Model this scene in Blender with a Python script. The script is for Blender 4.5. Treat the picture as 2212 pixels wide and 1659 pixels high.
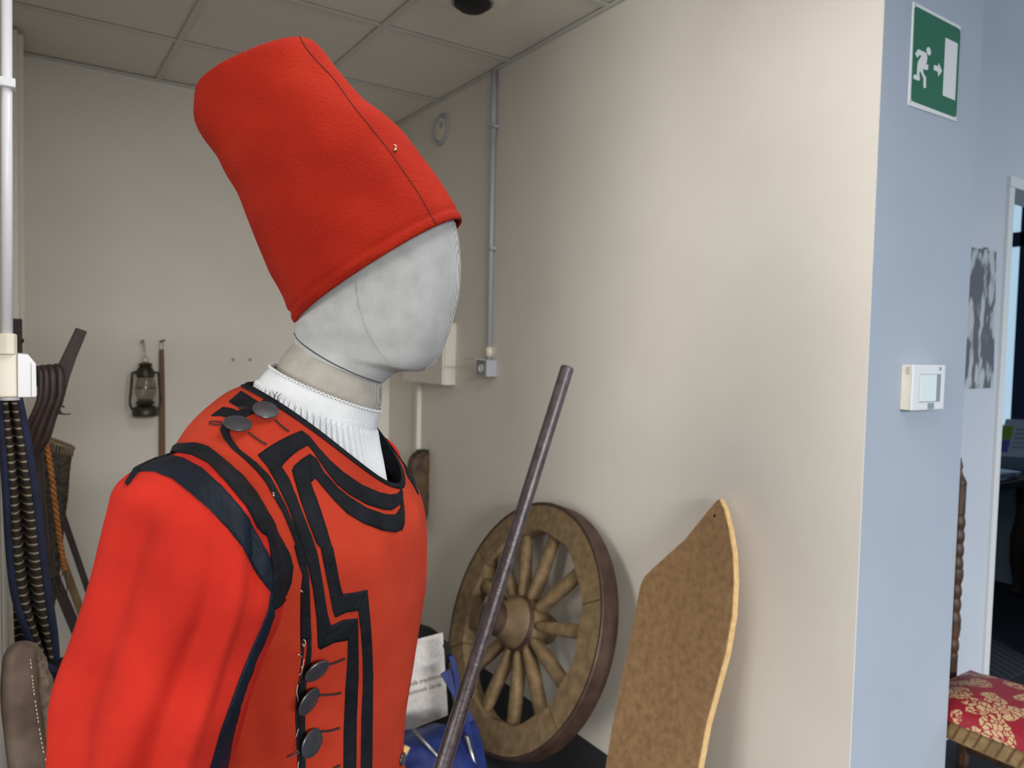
import bpy, bmesh, math, random
from mathutils import Vector, Matrix, noise
from mathutils.bvhtree import BVHTree
random.seed(7)
PI = math.pi
for o in list(bpy.data.objects): bpy.data.objects.remove(o)
SC = bpy.context.scene
COL = SC.collection

# ------------------------------------------------------------ camera
H = 1.41                      # lens height above the carpet
FPX = 1612.2; CX, CY = 1106.0, 829.5
AX = Vector((0.83270, -0.55324, 0.02307)).normalized()      # image right
FW = Vector((0.55368, 0.83141, -0.04692)).normalized()      # view axis
AX = (AX - FW * AX.dot(FW)).normalized()
UP = AX.cross(FW).normalized()                               # image up
CAM = Vector((0, 0, H))
cd = bpy.data.cameras.new('camera'); cam = bpy.data.objects.new('camera', cd); COL.objects.link(cam)
cam.matrix_world = Matrix(((AX.x, UP.x, -FW.x, 0), (AX.y, UP.y, -FW.y, 0), (AX.z, UP.z, -FW.z, H), (0, 0, 0, 1)))
cd.sensor_fit = 'HORIZONTAL'; cd.sensor_width = 36.0; cd.lens = FPX / 2212 * 36; cd.clip_start = 0.02
cd.dof.use_dof = True; cd.dof.focus_distance = 1.0; cd.dof.aperture_fstop = 6.5
SC.camera = cam

# ------------------------------------------------------------ light
SC.view_settings.view_transform = 'Standard'; SC.view_settings.look = 'None'
SC.view_settings.gamma = 1.0; SC.view_settings.use_curve_mapping = False
SC.view_settings.exposure = 0.0
wd = bpy.data.worlds.new('world'); SC.world = wd; wd.use_nodes = True
wd.node_tree.nodes['Background'].inputs[0].default_value = (0.80, 0.88, 1.0, 1)
wd.node_tree.nodes['Background'].inputs[1].default_value = 0.42
def area(name, loc, to, sx, sy, power, col):
    l = bpy.data.lights.new(name, 'AREA'); l.shape = 'RECTANGLE'; l.size = sx; l.size_y = sy
    l.energy = power; l.color = col
    o = bpy.data.objects.new(name, l); COL.objects.link(o); o.location = loc
    o.rotation_euler = (Vector(to) - Vector(loc)).to_track_quat('-Z', 'Z').to_euler()
    return o
area('window_light_left', (-4.2, -0.2, 1.20), (1.7, 1.8, 1.0), 2.0, 1.7, 120, (1.0, 0.965, 0.90))
area('fill_light_behind', (-0.8, -8.0, 1.0), (0.6, 1.0, 0.9), 4.0, 1.6, 115, (1.0, 0.975, 0.93))  # added fill far behind the camera, no known window: lifts the back wall
area('window_light_right', (4.3, -1.6, 1.6), (2.4, 1.2, 1.1), 1.6, 1.4, 16, (0.56, 0.78, 1.0))
for k_, (x_, y_, sx_, sy_, p_) in enumerate(((0.70, 0.50, 0.6, 1.2, 20), (-1.4, -0.2, 0.6, 1.2, 5), (0.0, -6.0, 3.0, 2.0, 1450))):
    area('ceiling_panel_light', (x_, y_, 2.56), (x_, y_ + 0.001, 0.0), sx_, sy_, p_, (1.0, 0.98, 0.95))

# ------------------------------------------------------------ pixel rays (2212 x 1659 frame of the photograph)
def ray(px, py): return (FW * FPX + AX * (px - CX) - UP * (py - CY)) / FPX
def atX(px, py, X): d = ray(px, py); return CAM + d * (X / d.x)
def atY(px, py, Y): d = ray(px, py); return CAM + d * (Y / d.y)
def atZ(px, py, Z): d = ray(px, py); return CAM + d * ((Z - H) / d.z)
def onP(px, py, p, n):
    d = ray(px, py); return CAM + d * ((Vector(p) - CAM).dot(n) / d.dot(n))
def dist(px, py, D):
    d = ray(px, py); return CAM + d * (D / math.hypot(d.x, d.y))
def toPx(p):
    v = Vector(p) - CAM; z = v.dot(FW); return CX + FPX * v.dot(AX) / z, CY - FPX * v.dot(UP) / z

# ------------------------------------------------------------ materials
def srgb(r, g, b):
    f = lambda c: (c / 255 / 12.92) if c <= 10 else ((c / 255 + 0.055) / 1.055) ** 2.4
    return (f(r), f(g), f(b), 1)
def N(nt, t, **k):
    n = nt.nodes.new(t)
    for a, v in k.items():
        if a in n.inputs.keys() if isinstance(a, str) else False: n.inputs[a].default_value = v
        else: setattr(n, a, v)
    return n
def mat(name, c1, c2=None, scale=8, rough=0.7, bump=0.0, bscale=60, metal=0, sheen=0, detail=4, stretch=(1, 1, 1), contrast=(0.3, 0.7), spec=0.5):
    m = bpy.data.materials.new(name); m.use_nodes = True; nt = m.node_tree; L = nt.links
    b = nt.nodes['Principled BSDF']; b.inputs['Roughness'].default_value = rough; b.inputs['Metallic'].default_value = metal
    b.inputs['Specular IOR Level'].default_value = spec
    if sheen:
        b.inputs['Sheen Weight'].default_value = sheen * 0.35; b.inputs['Sheen Roughness'].default_value = 0.4; b.inputs['Sheen Tint'].default_value = c1
    tc = nt.nodes.new('ShaderNodeTexCoord'); mp = nt.nodes.new('ShaderNodeMapping'); mp.inputs['Scale'].default_value = stretch
    L.new(tc.outputs['Object'], mp.inputs['Vector'])
    b.inputs['Base Color'].default_value = c1
    if c2:
        n = nt.nodes.new('ShaderNodeTexNoise'); n.inputs['Scale'].default_value = scale; n.inputs['Detail'].default_value = detail
        L.new(mp.outputs[0], n.inputs['Vector'])
        r = nt.nodes.new('ShaderNodeValToRGB'); r.color_ramp.elements[0].position = contrast[0]; r.color_ramp.elements[1].position = contrast[1]
        r.color_ramp.elements[0].color = c1; r.color_ramp.elements[1].color = c2
        L.new(n.outputs['Fac'], r.inputs[0]); L.new(r.outputs[0], b.inputs['Base Color'])
    if bump:
        n2 = nt.nodes.new('ShaderNodeTexNoise'); n2.inputs['Scale'].default_value = bscale; n2.inputs['Detail'].default_value = 5
        L.new(mp.outputs[0], n2.inputs['Vector'])
        bp = nt.nodes.new('ShaderNodeBump'); bp.inputs['Strength'].default_value = bump; bp.inputs['Distance'].default_value = 0.002
        L.new(n2.outputs['Fac'], bp.inputs['Height']); L.new(bp.outputs[0], b.inputs['Normal'])
    return m
def weave(name, c1, c2, s1, s2, bump=0.5, rough=0.9, rot=0.73, mixw=0.5, bd=0.0006):
    m = mat(name, c1, None, rough=rough); nt = m.node_tree; L = nt.links; b = nt.nodes['Principled BSDF']
    mp = [n for n in nt.nodes if n.type == 'MAPPING'][0]; mp.inputs['Rotation'].default_value = (0, 0, rot)
    nz = nt.nodes.new('ShaderNodeTexNoise'); nz.inputs['Scale'].default_value = 40; nz.inputs['Detail'].default_value = 6
    L.new(mp.outputs[0], nz.inputs['Vector'])
    ws = []
    for ax, s in (('X', s1), ('Z', s2)):
        w = nt.nodes.new('ShaderNodeTexWave'); w.bands_direction = ax; w.inputs['Scale'].default_value = s
        w.inputs['Distortion'].default_value = 1.2; w.inputs['Detail'].default_value = 2; w.inputs['Detail Scale'].default_value = 0.4
        L.new(mp.outputs[0], w.inputs['Vector']); ws.append(w)
    mx = nt.nodes.new('ShaderNodeMath'); mx.operation = 'ADD'
    L.new(ws[0].outputs['Fac'], mx.inputs[0]); L.new(ws[1].outputs['Fac'], mx.inputs[1])
    m2 = nt.nodes.new('ShaderNodeMath'); m2.operation = 'MULTIPLY_ADD'; m2.inputs[1].default_value = 0.35
    L.new(mx.outputs[0], m2.inputs[0]); 
    m3 = nt.nodes.new('ShaderNodeMath'); m3.operation = 'MULTIPLY'; m3.inputs[1].default_value = 0.5
    L.new(nz.outputs['Fac'], m3.inputs[0]); L.new(m3.outputs[0], m2.inputs[2])
    r = nt.nodes.new('ShaderNodeValToRGB'); r.color_ramp.elements[0].position = 0.25; r.color_ramp.elements[1].position = 0.85
    r.color_ramp.elements[0].color = c1; r.color_ramp.elements[1].color = c2
    L.new(m2.outputs[0], r.inputs[0]); L.new(r.outputs[0], b.inputs['Base Color'])
    bp = nt.nodes.new('ShaderNodeBump'); bp.inputs['Strength'].default_value = bump; bp.inputs['Distance'].default_value = bd
    L.new(m2.outputs[0], bp.inputs['Height']); L.new(bp.outputs[0], b.inputs['Normal'])
    return m
M = {}
M['wall'] = mat('wall_paint', srgb(222, 217, 207), srgb(228, 223, 214), 3, 0.75, 0.10, 220)
M['wall_blue_lit'] = mat('wall_paint_blue_lit', srgb(186, 194, 206), srgb(192, 199, 210), 3, 0.75, 0.10, 220)  # lighter copy of the next paint: blue daylight put into the colour
M['wall_blue_shade'] = mat('wall_paint_blue_shade', srgb(156, 168, 184), srgb(162, 173, 188), 3, 0.75, 0.10, 220)  # blue daylight and dimness on the pillar put into the paint colour
M['tile'] = mat('mineral_tile', srgb(224, 219, 210), srgb(232, 227, 218), 90, 0.95, 0.3, 300)
M['tee'] = mat('white_steel_tee', srgb(205, 206, 203), None, rough=0.45)
M['carpet'] = mat('dark_carpet', srgb(14, 17, 24), srgb(34, 38, 48), 160, 0.98, 0.8, 260)
M['pvc'] = mat('white_pvc', srgb(226, 228, 232), None, rough=0.35)
M['cream'] = mat('cream_plastic', srgb(222, 216, 198), srgb(230, 225, 210), 20, 0.4)
M['grey_pvc'] = mat('grey_pvc', srgb(176, 180, 184), None, rough=0.4)
M['red'] = mat('red_wool', srgb(168, 36, 26), srgb(190, 44, 32), 14, 0.95, 0.45, 900, sheen=0.25, spec=0.15)
M['hatred'] = mat('hat_red_wool', srgb(137, 26, 13), srgb(156, 36, 18), 10, 0.95, 1.0, 300, sheen=0.3, spec=0.15)
M['faded'] = mat('faded_red_wool', srgb(158, 46, 28), srgb(182, 60, 38), 9, 0.95, 0.35, 900, sheen=0.2, spec=0.15)
M['black'] = mat('black_satin', srgb(13, 15, 19), srgb(26, 28, 33), 30, 0.78, 0.9, 120, spec=0.15)
M['navy'] = mat('navy_satin', srgb(10, 16, 26), srgb(18, 28, 42), 22, 0.62, 0.7, 90, spec=0.2)
M['button'] = mat('horn_button', srgb(48, 50, 55), srgb(58, 60, 64), 60, 0.34, 0.1, 200)
M['linen'] = weave('grey_linen', srgb(126, 128, 128), srgb(184, 185, 184), 210, 240, 0.6)
M['linen_neck'] = weave('neck_linen', srgb(122, 117, 108), srgb(182, 177, 168), 210, 240, 0.6)
M['seamred'] = mat('hat_seam_thread', srgb(84, 18, 12), None, rough=0.9)
M['seam'] = mat('seam_cord', srgb(70, 68, 64), None, rough=0.8)
M['white'] = mat('white_cotton', srgb(204, 207, 210), srgb(216, 218, 220), 30, 0.9, 0.5, 500)
M['thread'] = mat('pale_thread', srgb(225, 205, 185), None, rough=0.8)
M['pin'] = mat('steel_pin', srgb(190, 190, 190), None, rough=0.25, metal=1)
M['brass'] = mat('brass_stud', srgb(150, 140, 110), None, rough=0.35, metal=1)
M['pole'] = mat('dark_pole', srgb(46, 35, 39), srgb(80, 68, 70), 60, 0.36, 0.4, 180, spec=0.8)
M['iron'] = mat('rusty_iron', srgb(62, 44, 38), srgb(92, 72, 62), 14, 0.55, 0.3, 120, metal=0.4)
M['wheelwood'] = mat('weathered_oak', srgb(92, 74, 50), srgb(142, 118, 84), 30, 0.8, 0.7, 80, detail=10, contrast=(0.2, 0.8), stretch=(1, 1, 1))
M['hubwood'] = mat('hub_wood', srgb(84, 66, 46), srgb(128, 104, 74), 12, 0.7, 0.5, 60)
M['board'] = mat('brown_fibreboard', srgb(126, 96, 64), srgb(164, 130, 92), 48, 0.85, 0.5, 200, detail=10, contrast=(0.25, 0.8))
M['boardedge'] = mat('pale_board_edge', srgb(200, 164, 110), srgb(222, 190, 138), 60, 0.85, 0.4, 120)
M['darkwood'] = mat('dark_old_wood', srgb(30, 22, 18), srgb(62, 46, 36), 14, 0.6, 0.5, 70, stretch=(1, 1, 0.3))
M['brownwood'] = mat('brown_wood', srgb(86, 56, 32), srgb(118, 82, 50), 14, 0.55, 0.3, 70, stretch=(3, 3, 0.3))
M['tanwood'] = mat('tan_wood', srgb(104, 82, 52), srgb(136, 112, 76), 14, 0.6, 0.3, 70, stretch=(3, 3, 0.3))
M['leather'] = mat('dark_leather', srgb(34, 24, 22), srgb(60, 44, 40), 20, 0.5, 0.5, 100)
M['oldleather'] = mat('worn_brown_leather', srgb(84, 70, 60), srgb(128, 112, 98), 14, 0.6, 0.6, 60, detail=12)
M['felt'] = mat('coarse_felt', srgb(96, 86, 70), srgb(150, 138, 116), 70, 0.95, 1.0, 170, detail=8)
M['rope'] = mat('orange_cord', srgb(128, 74, 24), srgb(176, 112, 48), 120, 0.7, 0.5, 500)
M['navycloth'] = mat('navy_binding', srgb(24, 30, 54), srgb(36, 43, 72), 30, 0.85, 0.3, 300)
M['basket'] = mat('dark_wicker', srgb(36, 31, 25), srgb(84, 76, 64), 60, 0.8, 0.8, 160)
M['basketrim'] = mat('pale_wicker', srgb(112, 98, 76), srgb(140, 124, 98), 60, 0.8, 0.5, 160)
M['tin'] = mat('tarnished_tin', srgb(44, 41, 37), srgb(88, 82, 72), 40, 0.4, 0.3, 90, metal=0.7)
M['steel'] = mat('steel_tube', srgb(150, 152, 156), None, rough=0.3, metal=0.9)
M['blue'] = mat('blue_nylon', srgb(16, 32, 84), srgb(28, 50, 122), 18, 0.6, 0.3, 50)
M['blackcloth'] = mat('black_nylon', srgb(10, 11, 14), srgb(22, 24, 28), 20, 0.7, 0.5, 60)
M['card'] = mat('printed_card', srgb(205, 200, 198), srgb(226, 222, 218), 60, 0.7, detail=6)
M['ink'] = mat('grey_ink', srgb(96, 92, 80), None, rough=0.8)
M['green'] = mat('sign_green', srgb(24, 100, 76), None, rough=0.4)
M['signwhite'] = mat('sign_white', srgb(214, 218, 222), None, rough=0.4)
M['screen'] = mat('pale_screen', srgb(214, 228, 228), None, rough=0.15)
M['greyplast'] = mat('grey_plastic', srgb(128, 140, 148), None, rough=0.4)
M['poster'] = mat('photo_print', srgb(84, 90, 98), srgb(178, 184, 190), 7, 0.5, detail=9, stretch=(3.2, 1, 1.1), contrast=(0.5, 0.58))
M['frame'] = mat('painted_frame', srgb(214, 218, 220), None, rough=0.5)
M['bluemetal'] = mat('blue_window_metal', srgb(16, 40, 84), None, rough=0.4)
M['carved'] = mat('carved_walnut', srgb(46, 32, 22), srgb(84, 58, 38), 30, 0.5, 0.5, 100)
M['railwood'] = mat('golden_oak', srgb(122, 98, 62), srgb(160, 132, 88), 30, 0.55, 0.4, 90)
M['paper'] = mat('paper_white', srgb(206, 216, 232), None, rough=0.6)
M['lime'] = mat('lime_print', srgb(150, 190, 60), None, rough=0.6)
M['violet'] = mat('violet_print', srgb(110, 110, 190), None, rough=0.6)
M['brownmask'] = mat('mask_wood', srgb(44, 32, 24), srgb(104, 78, 50), 18, 0.6, 0.7, 60, detail=7)
# striped hand-woven textile
def striped():
    m = mat('striped_wool', srgb(60, 50, 38), None, rough=0.95, bump=0.8, bscale=300); nt = m.node_tree; L = nt.links
    mp = [n for n in nt.nodes if n.type == 'MAPPING'][0]
    w = nt.nodes.new('ShaderNodeTexWave'); w.bands_direction = 'Z'; w.inputs['Scale'].default_value = 0.314 / 0.0185
    w.inputs['Distortion'].default_value = 1.0; w.inputs['Detail'].default_value = 3; w.inputs['Detail Scale'].default_value = 1.5
    L.new(mp.outputs[0], w.inputs['Vector'])
    r = nt.nodes.new('ShaderNodeValToRGB'); e = r.color_ramp.elements
    e[0].position = 0.0; e[0].color = srgb(46, 38, 28); e[1].position = 0.88; e[1].color = srgb(58, 48, 36)
    k = e.new(0.95); k.color = srgb(150, 140, 118); k = e.new(1.0); k.color = srgb(176, 166, 142)
    L.new(w.outputs['Fac'], r.inputs[0]); L.new(r.outputs[0], nt.nodes['Principled BSDF'].inputs['Base Color'])
    return m
M['striped'] = striped()
def damask():
    m = mat('red_damask', srgb(140, 20, 36), None, rough=0.55); nt = m.node_tree; L = nt.links
    mp = [n for n in nt.nodes if n.type == 'MAPPING'][0]
    nz = nt.nodes.new('ShaderNodeTexNoise'); nz.inputs['Scale'].default_value = 22; nz.inputs['Detail'].default_value = 1
    L.new(mp.outputs[0], nz.inputs['Vector'])
    ad = nt.nodes.new('ShaderNodeVectorMath'); ad.operation = 'MULTIPLY_ADD'; ad.inputs[1].default_value = (0.05, 0.05, 0.05)
    L.new(nz.outputs['Color'], ad.inputs[0]); L.new(mp.outputs[0], ad.inputs[2])
    v = nt.nodes.new('ShaderNodeTexVoronoi'); v.inputs['Scale'].default_value = 15; v.feature = 'SMOOTH_F1'; v.inputs['Smoothness'].default_value = 0.15
    L.new(ad.outputs[0], v.inputs['Vector'])
    v2 = nt.nodes.new('ShaderNodeTexVoronoi'); v2.inputs['Scale'].default_value = 62; v2.feature = 'DISTANCE_TO_EDGE'
    L.new(ad.outputs[0], v2.inputs['Vector'])
    a = nt.nodes.new('ShaderNodeMath'); a.operation = 'LESS_THAN'; a.inputs[1].default_value = 0.55; L.new(v.outputs['Distance'], a.inputs[0])
    b = nt.nodes.new('ShaderNodeMath'); b.operation = 'GREATER_THAN'; b.inputs[1].default_value = 0.085; L.new(v2.outputs['Distance'], b.inputs[0])
    c = nt.nodes.new('ShaderNodeMath'); c.operation = 'MULTIPLY'; L.new(a.outputs[0], c.inputs[0]); L.new(b.outputs[0], c.inputs[1])
    mx = nt.nodes.new('ShaderNodeMix'); mx.data_type = 'RGBA'; mx.inputs[6].default_value = srgb(150, 24, 42); mx.inputs[7].default_value = srgb(204, 172, 128)
    L.new(c.outputs[0], mx.inputs[0]); L.new(mx.outputs[2], nt.nodes['Principled BSDF'].inputs['Base Color'])
    return m
M['damask'] = damask()
def emis(name, col, s):
    m = bpy.data.materials.new(name); m.use_nodes = True; b = m.node_tree.nodes['Principled BSDF']
    b.inputs['Base Color'].default_value = col; b.inputs['Emission Color'].default_value = col; b.inputs['Emission Strength'].default_value = s; return m
M['daylight'] = emis('frosted_daylight_pane', srgb(190, 222, 244), 0.75)
def ribcarpet():
    m = mat('ribbed_carpet', srgb(16, 20, 30), None, rough=0.95); nt = m.node_tree; L = nt.links
    mp = [n for n in nt.nodes if n.type == 'MAPPING'][0]; mp.inputs['Rotation'].default_value = (0, 0, 0.5)
    w = nt.nodes.new('ShaderNodeTexWave'); w.inputs['Scale'].default_value = 7; w.inputs['Distortion'].default_value = 0.6; w.inputs['Detail Scale'].default_value = 30
    L.new(mp.outputs[0], w.inputs['Vector'])
    r = nt.nodes.new('ShaderNodeValToRGB'); r.color_ramp.elements[0].color = srgb(14, 18, 26); r.color_ramp.elements[1].color = srgb(48, 56, 70)
    L.new(w.outputs['Fac'], r.inputs[0]); L.new(r.outputs[0], nt.nodes['Principled BSDF'].inputs['Base Color'])
    return m
M['ribcarpet'] = ribcarpet()
def glass():
    m = bpy.data.materials.new('lantern_glass'); m.use_nodes = True; b = m.node_tree.nodes['Principled BSDF']
    b.inputs['Base Color'].default_value = srgb(190, 186, 172); b.inputs['Transmission Weight'].default_value = 0.85; b.inputs['Roughness'].default_value = 0.12
    return m
M['glass'] = glass()

# ------------------------------------------------------------ object helpers
WM = {}
def put(o, parent, W):
    COL.objects.link(o); WM[o.name] = W
    if parent is not None:
        o.parent = parent; o.matrix_basis = WM[parent.name].inverted() @ W
    else: o.matrix_basis = W
    return o
def root(name, loc, label=None, cat=None, group=None, kind=None):
    o = bpy.data.objects.new(name, None); o.empty_display_size = 0.05
    put(o, None, Matrix.Translation(Vector(loc))); tag(o, label, cat, group, kind); return o
def tag(o, label=None, cat=None, group=None, kind=None):
    if label: o['label'] = label
    if cat: o['category'] = cat
    if group: o['group'] = group
    if kind: o['kind'] = kind
    return o
def mesh(name, verts, faces, m, parent=None, smooth=False, W=None, mats=None, fm=None):
    me = bpy.data.meshes.new(name); me.from_pydata([tuple(v) for v in verts], [], faces); me.materials.append(m)
    if mats:
        for x in mats: me.materials.append(x)
    if fm:
        for i, k in fm.items(): me.polygons[i].material_index = k
    bm = bmesh.new(); bm.from_mesh(me); bmesh.ops.recalc_face_normals(bm, faces=bm.faces); bm.to_mesh(me); bm.free()
    if smooth:
        me.polygons.foreach_set('use_smooth', [True] * len(me.polygons))
    me.update()
    o = bpy.data.objects.new(name, me); put(o, parent, W or Matrix.Identity(4)); return o
def bevel(o, w, seg=2):
    md = o.modifiers.new('bevel', 'BEVEL'); md.width = w; md.segments = seg; md.limit_method = 'ANGLE'; md.angle_limit = math.radians(35); return o
def sharp(o, a=40):
    md = o.modifiers.new('wn', 'EDGE_SPLIT'); md.split_angle = math.radians(a); return o
def boxv(x0, x1, y0, y1, z0, z1):
    v = [(x, y, z) for x in (x0, x1) for y in (y0, y1) for z in (z0, z1)]
    f = [(0, 1, 3, 2), (4, 6, 7, 5), (0, 4, 5, 1), (2, 3, 7, 6), (0, 2, 6, 4), (1, 5, 7, 3)]
    return v, f
def box(name, x0, x1, y0, y1, z0, z1, m, parent=None, bev=0.0, W=None):
    v, f = boxv(x0, x1, y0, y1, z0, z1); o = mesh(name, v, f, m, parent, W=W)
    if bev: bevel(o, bev)
    return o
def cr(P, t):
    n = len(P) - 1; x = min(max(t, 0), 1) * n; i = min(int(x), n - 1); u = x - i
    p = [P[max(i - 1, 0)], P[i], P[i + 1], P[min(i + 2, n)]]
    return 0.5 * ((2 * p[1]) + (p[2] - p[0]) * u + (2 * p[0] - 5 * p[1] + 4 * p[2] - p[3]) * u * u + (3 * p[1] - p[0] - 3 * p[2] + p[3]) * u ** 3)
def loftrings(rings, name, m, parent=None, cap0=False, cap1=False, smooth=True, closed=True, W=None):
    n = len(rings[0]); V = [p for r in rings for p in r]; Fc = []
    for i in range(len(rings) - 1):
        for j in range(n if closed else n - 1):
            k = (j + 1) % n
            Fc.append((i * n + j, i * n + k, (i + 1) * n + k, (i + 1) * n + j))
    if cap0:
        V.append(sum((Vector(p) for p in rings[0]), Vector()) / n); c = len(V) - 1
        Fc += [(c, (j + 1) % n, j) for j in range(n)]
    if cap1:
        V.append(sum((Vector(p) for p in rings[-1]), Vector()) / n); c = len(V) - 1; b = (len(rings) - 1) * n
        Fc += [(c, b + j, b + (j + 1) % n) for j in range(n)]
    return mesh(name, V, Fc, m, parent, smooth, W)
def sp(a, e): return math.copysign(abs(a) ** e, a)
def slices_rings(sl, S, rows, nseg, disp=None, rowmap=None):
    """sl: list of (front3, back3, halfwidth, exponent, centre offset along S, side lift)"""
    out = []
    Fp = [Vector(s[0]) for s in sl]; Bp = [Vector(s[1]) for s in sl]; X = [Vector((s[2], s[3], s[4] if len(s) > 4 else 0)) for s in sl]
    Lf = [Vector((s[5] if len(s) > 5 else 0, 0, 0)) for s in sl]
    for i in range(rows):
        t = i / (rows - 1)
        if rowmap: t = rowmap(t)
        f, b, x, lf = cr(Fp, t), cr(Bp, t), cr(X, t), cr(Lf, t).x
        c = (f + b) / 2 + S * x.z; a = (f - b) / 2; n = x.y; ring = []
        for j in range(nseg):
            ph = 2 * PI * j / nseg
            p = c + a * sp(math.cos(ph), 2 / n) + S * (x.x * sp(math.sin(ph), 2 / n)) + Vector((0, 0, lf * math.sin(ph) ** 2))
            ring.append(p)
        out.append(ring)
    if disp:
        res = []
        for i, r in enumerate(out):
            c = sum(r, Vector()) / len(r); rr = []
            for j, p in enumerate(r):
                d = (p - c).normalized(); rr.append(p + d * disp(i / (rows - 1), 2 * PI * j / nseg, p))
            res.append(rr)
        out = res
    return out
def tube(name, pts, rad, m, parent=None, seg=8, cap=True, radf=None, flat=None):
    P = [Vector(p) for p in pts]; rings = []; prev = None
    for i, p in enumerate(P):
        t = (P[min(i + 1, len(P) - 1)] - P[max(i - 1, 0)]).normalized()
        if prev is None:
            prev = t.orthogonal().normalized() if abs(t.z) > 0.9 else t.cross(Vector((0, 0, 1))).normalized()
        a = (prev - t * prev.dot(t)).normalized(); prev = a; b = t.cross(a)
        r = rad * (radf(i / (len(P) - 1)) if radf else 1); fb = flat or 1
        rings.append([p + a * (math.cos(2 * PI * j / seg) * r) + b * (math.sin(2 * PI * j / seg) * r * fb) for j in range(seg)])
    return loftrings(rings, name, m, parent, cap, cap)
def smoothpath(pts, n):
    P = [Vector(p) for p in pts]; return [cr(P, i / (n - 1)) for i in range(n)]
def lathe(name, prof, m, parent, W, seg=32, cap=True):
    rings = [[Vector((r * math.cos(2 * PI * j / seg), r * math.sin(2 * PI * j / seg), z)) for j in range(seg)] for r, z in prof]
    return sharp(loftrings(rings, name, m, parent, cap, cap, W=W), 38)
def frame_m(o, z, x=None):
    z = Vector(z).normalized(); x = Vector(x) if x is not None else z.orthogonal()
    x = (x - z * x.dot(z)).normalized(); y = z.cross(x); o = Vector(o)
    return Matrix(((x.x, y.x, z.x, o.x), (x.y, y.y, z.y, o.y), (x.z, y.z, z.z, o.z), (0, 0, 0, 1)))
def prism(name, poly, n, th, m, parent=None, mside=None, bev=0):
    """closed polygon of world points, extruded by th along -n"""
    k = len(poly); n = Vector(n).normalized(); V = [Vector(p) for p in poly] + [Vector(p) - n * th for p in poly]
    F = [tuple(range(k)), tuple(range(2 * k - 1, k - 1, -1))] + [(i, (i + 1) % k, k + (i + 1) % k, k + i) for i in range(k)]
    o = mesh(name, V, F, m, parent, mats=[mside] if mside else None, fm={i: 1 for i in range(2, 2 + k)} if mside else None)
    if bev: bevel(o, bev)
    return o

# ============================================================ SETTING
XW = 1.717; YB = 3.79; YE = 1.026; ZC = 2.59; XP = 2.19; Y2 = 1.34; XD = 3.11
S_ = lambda o: tag(o, kind='structure')
fl = S_(box('floor', -4.0, 6.5, -3.5, 5.2, -0.05, 0.0, M['carpet']))
S_(box('floor_office', XP, 5.2, Y2 + 0.12, 5.2, -0.02, 0.004, M['ribcarpet']))
S_(box('wall_back', -0.25, XW + 0.3, YB, YB + 0.12, 0, ZC + 0.05, M['wall']))
S_(box('wall_right', XW, XP, YE, YB, 0, 3.10, M['wall_blue_shade']))
S_(box('wall_right_face', XW - 0.003, XW, YE, YB, 0, ZC + 0.03, M['wall']))
S_(box('wall_left', -0.15, -0.03, 1.42, YB, 0, ZC + 0.05, M['wall']))
w2 = S_(box('wall_front', XP, XD, Y2, Y2 + 0.12, 0, 3.10, M['wall_blue_lit']))
S_(box('wall_front_header', XD, 4.0, Y2, Y2 + 0.12, 2.10, 3.10, M['wall_blue_lit']))
S_(box('wall_office_right', 5.2, 5.3, Y2 - 3, 5.2, 0, 1.0, M['wall_blue_shade']))
S_(box('wall_office_far', XP, 5.3, 5.1, 5.2, 0, ZC, M['wall_blue_shade']))
S_(box('wall_front_right', 4.0, 5.2, Y2, Y2 + 0.12, 0, 3.10, M['wall_blue_shade']))
# door frame of the office
d1 = root('door_1', (XD, Y2, 0), kind='structure')
box('jamb', XD - 0.005, XD + 0.035, Y2 - 0.012, Y2 + 0.13, 0, 2.06, M['frame'], d1, 0.002)
box('lintel', XD - 0.005, 4.0, Y2 - 0.014, Y2 + 0.13, 2.06, 2.10, M['frame'], d1, 0.002)
box('jamb', 3.96, 4.0, Y2 - 0.012, Y2 + 0.13, 0, 2.06, M['frame'], d1, 0.002)
box('door_stop', XD + 0.035, XD + 0.047, Y2 + 0.05, Y2 + 0.09, 0, 2.06, M['frame'], d1)
# office window (side light seen through the door)
wn = root('window_1', (5.2, 2.2, 1.0), kind='structure')
box('sill', 5.14, 5.3, 1.5, 5.1, 0.97, 1.0, M['frame'], wn)
box('blind_box', 5.1, 5.22, 1.5, 5.1, 2.40, ZC, M['greyplast'], wn)
for y0, y1 in ((2.155, 2.48), (2.62, 3.3), (3.44, 4.2), (4.3, 5.05), (1.5, 2.0)):
    box('pane', 5.225, 5.235, y0, y1, 1.0, 2.12, M['daylight'], wn)
    box('pane', 5.225, 5.235, y0, y1, 2.21, 2.40, M['daylight'], wn)
box('transom', 5.2, 5.24, 1.5, 5.1, 2.12, 2.21, M['bluemetal'], wn, 0.003)
for y0, y1 in ((2.0, 2.155), (2.48, 2.62), (3.3, 3.44), (4.2, 4.3)):
    box('mullion', 5.2, 5.24, y0, y1, 1.0, 2.4, M['bluemetal'], wn, 0.003)
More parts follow.
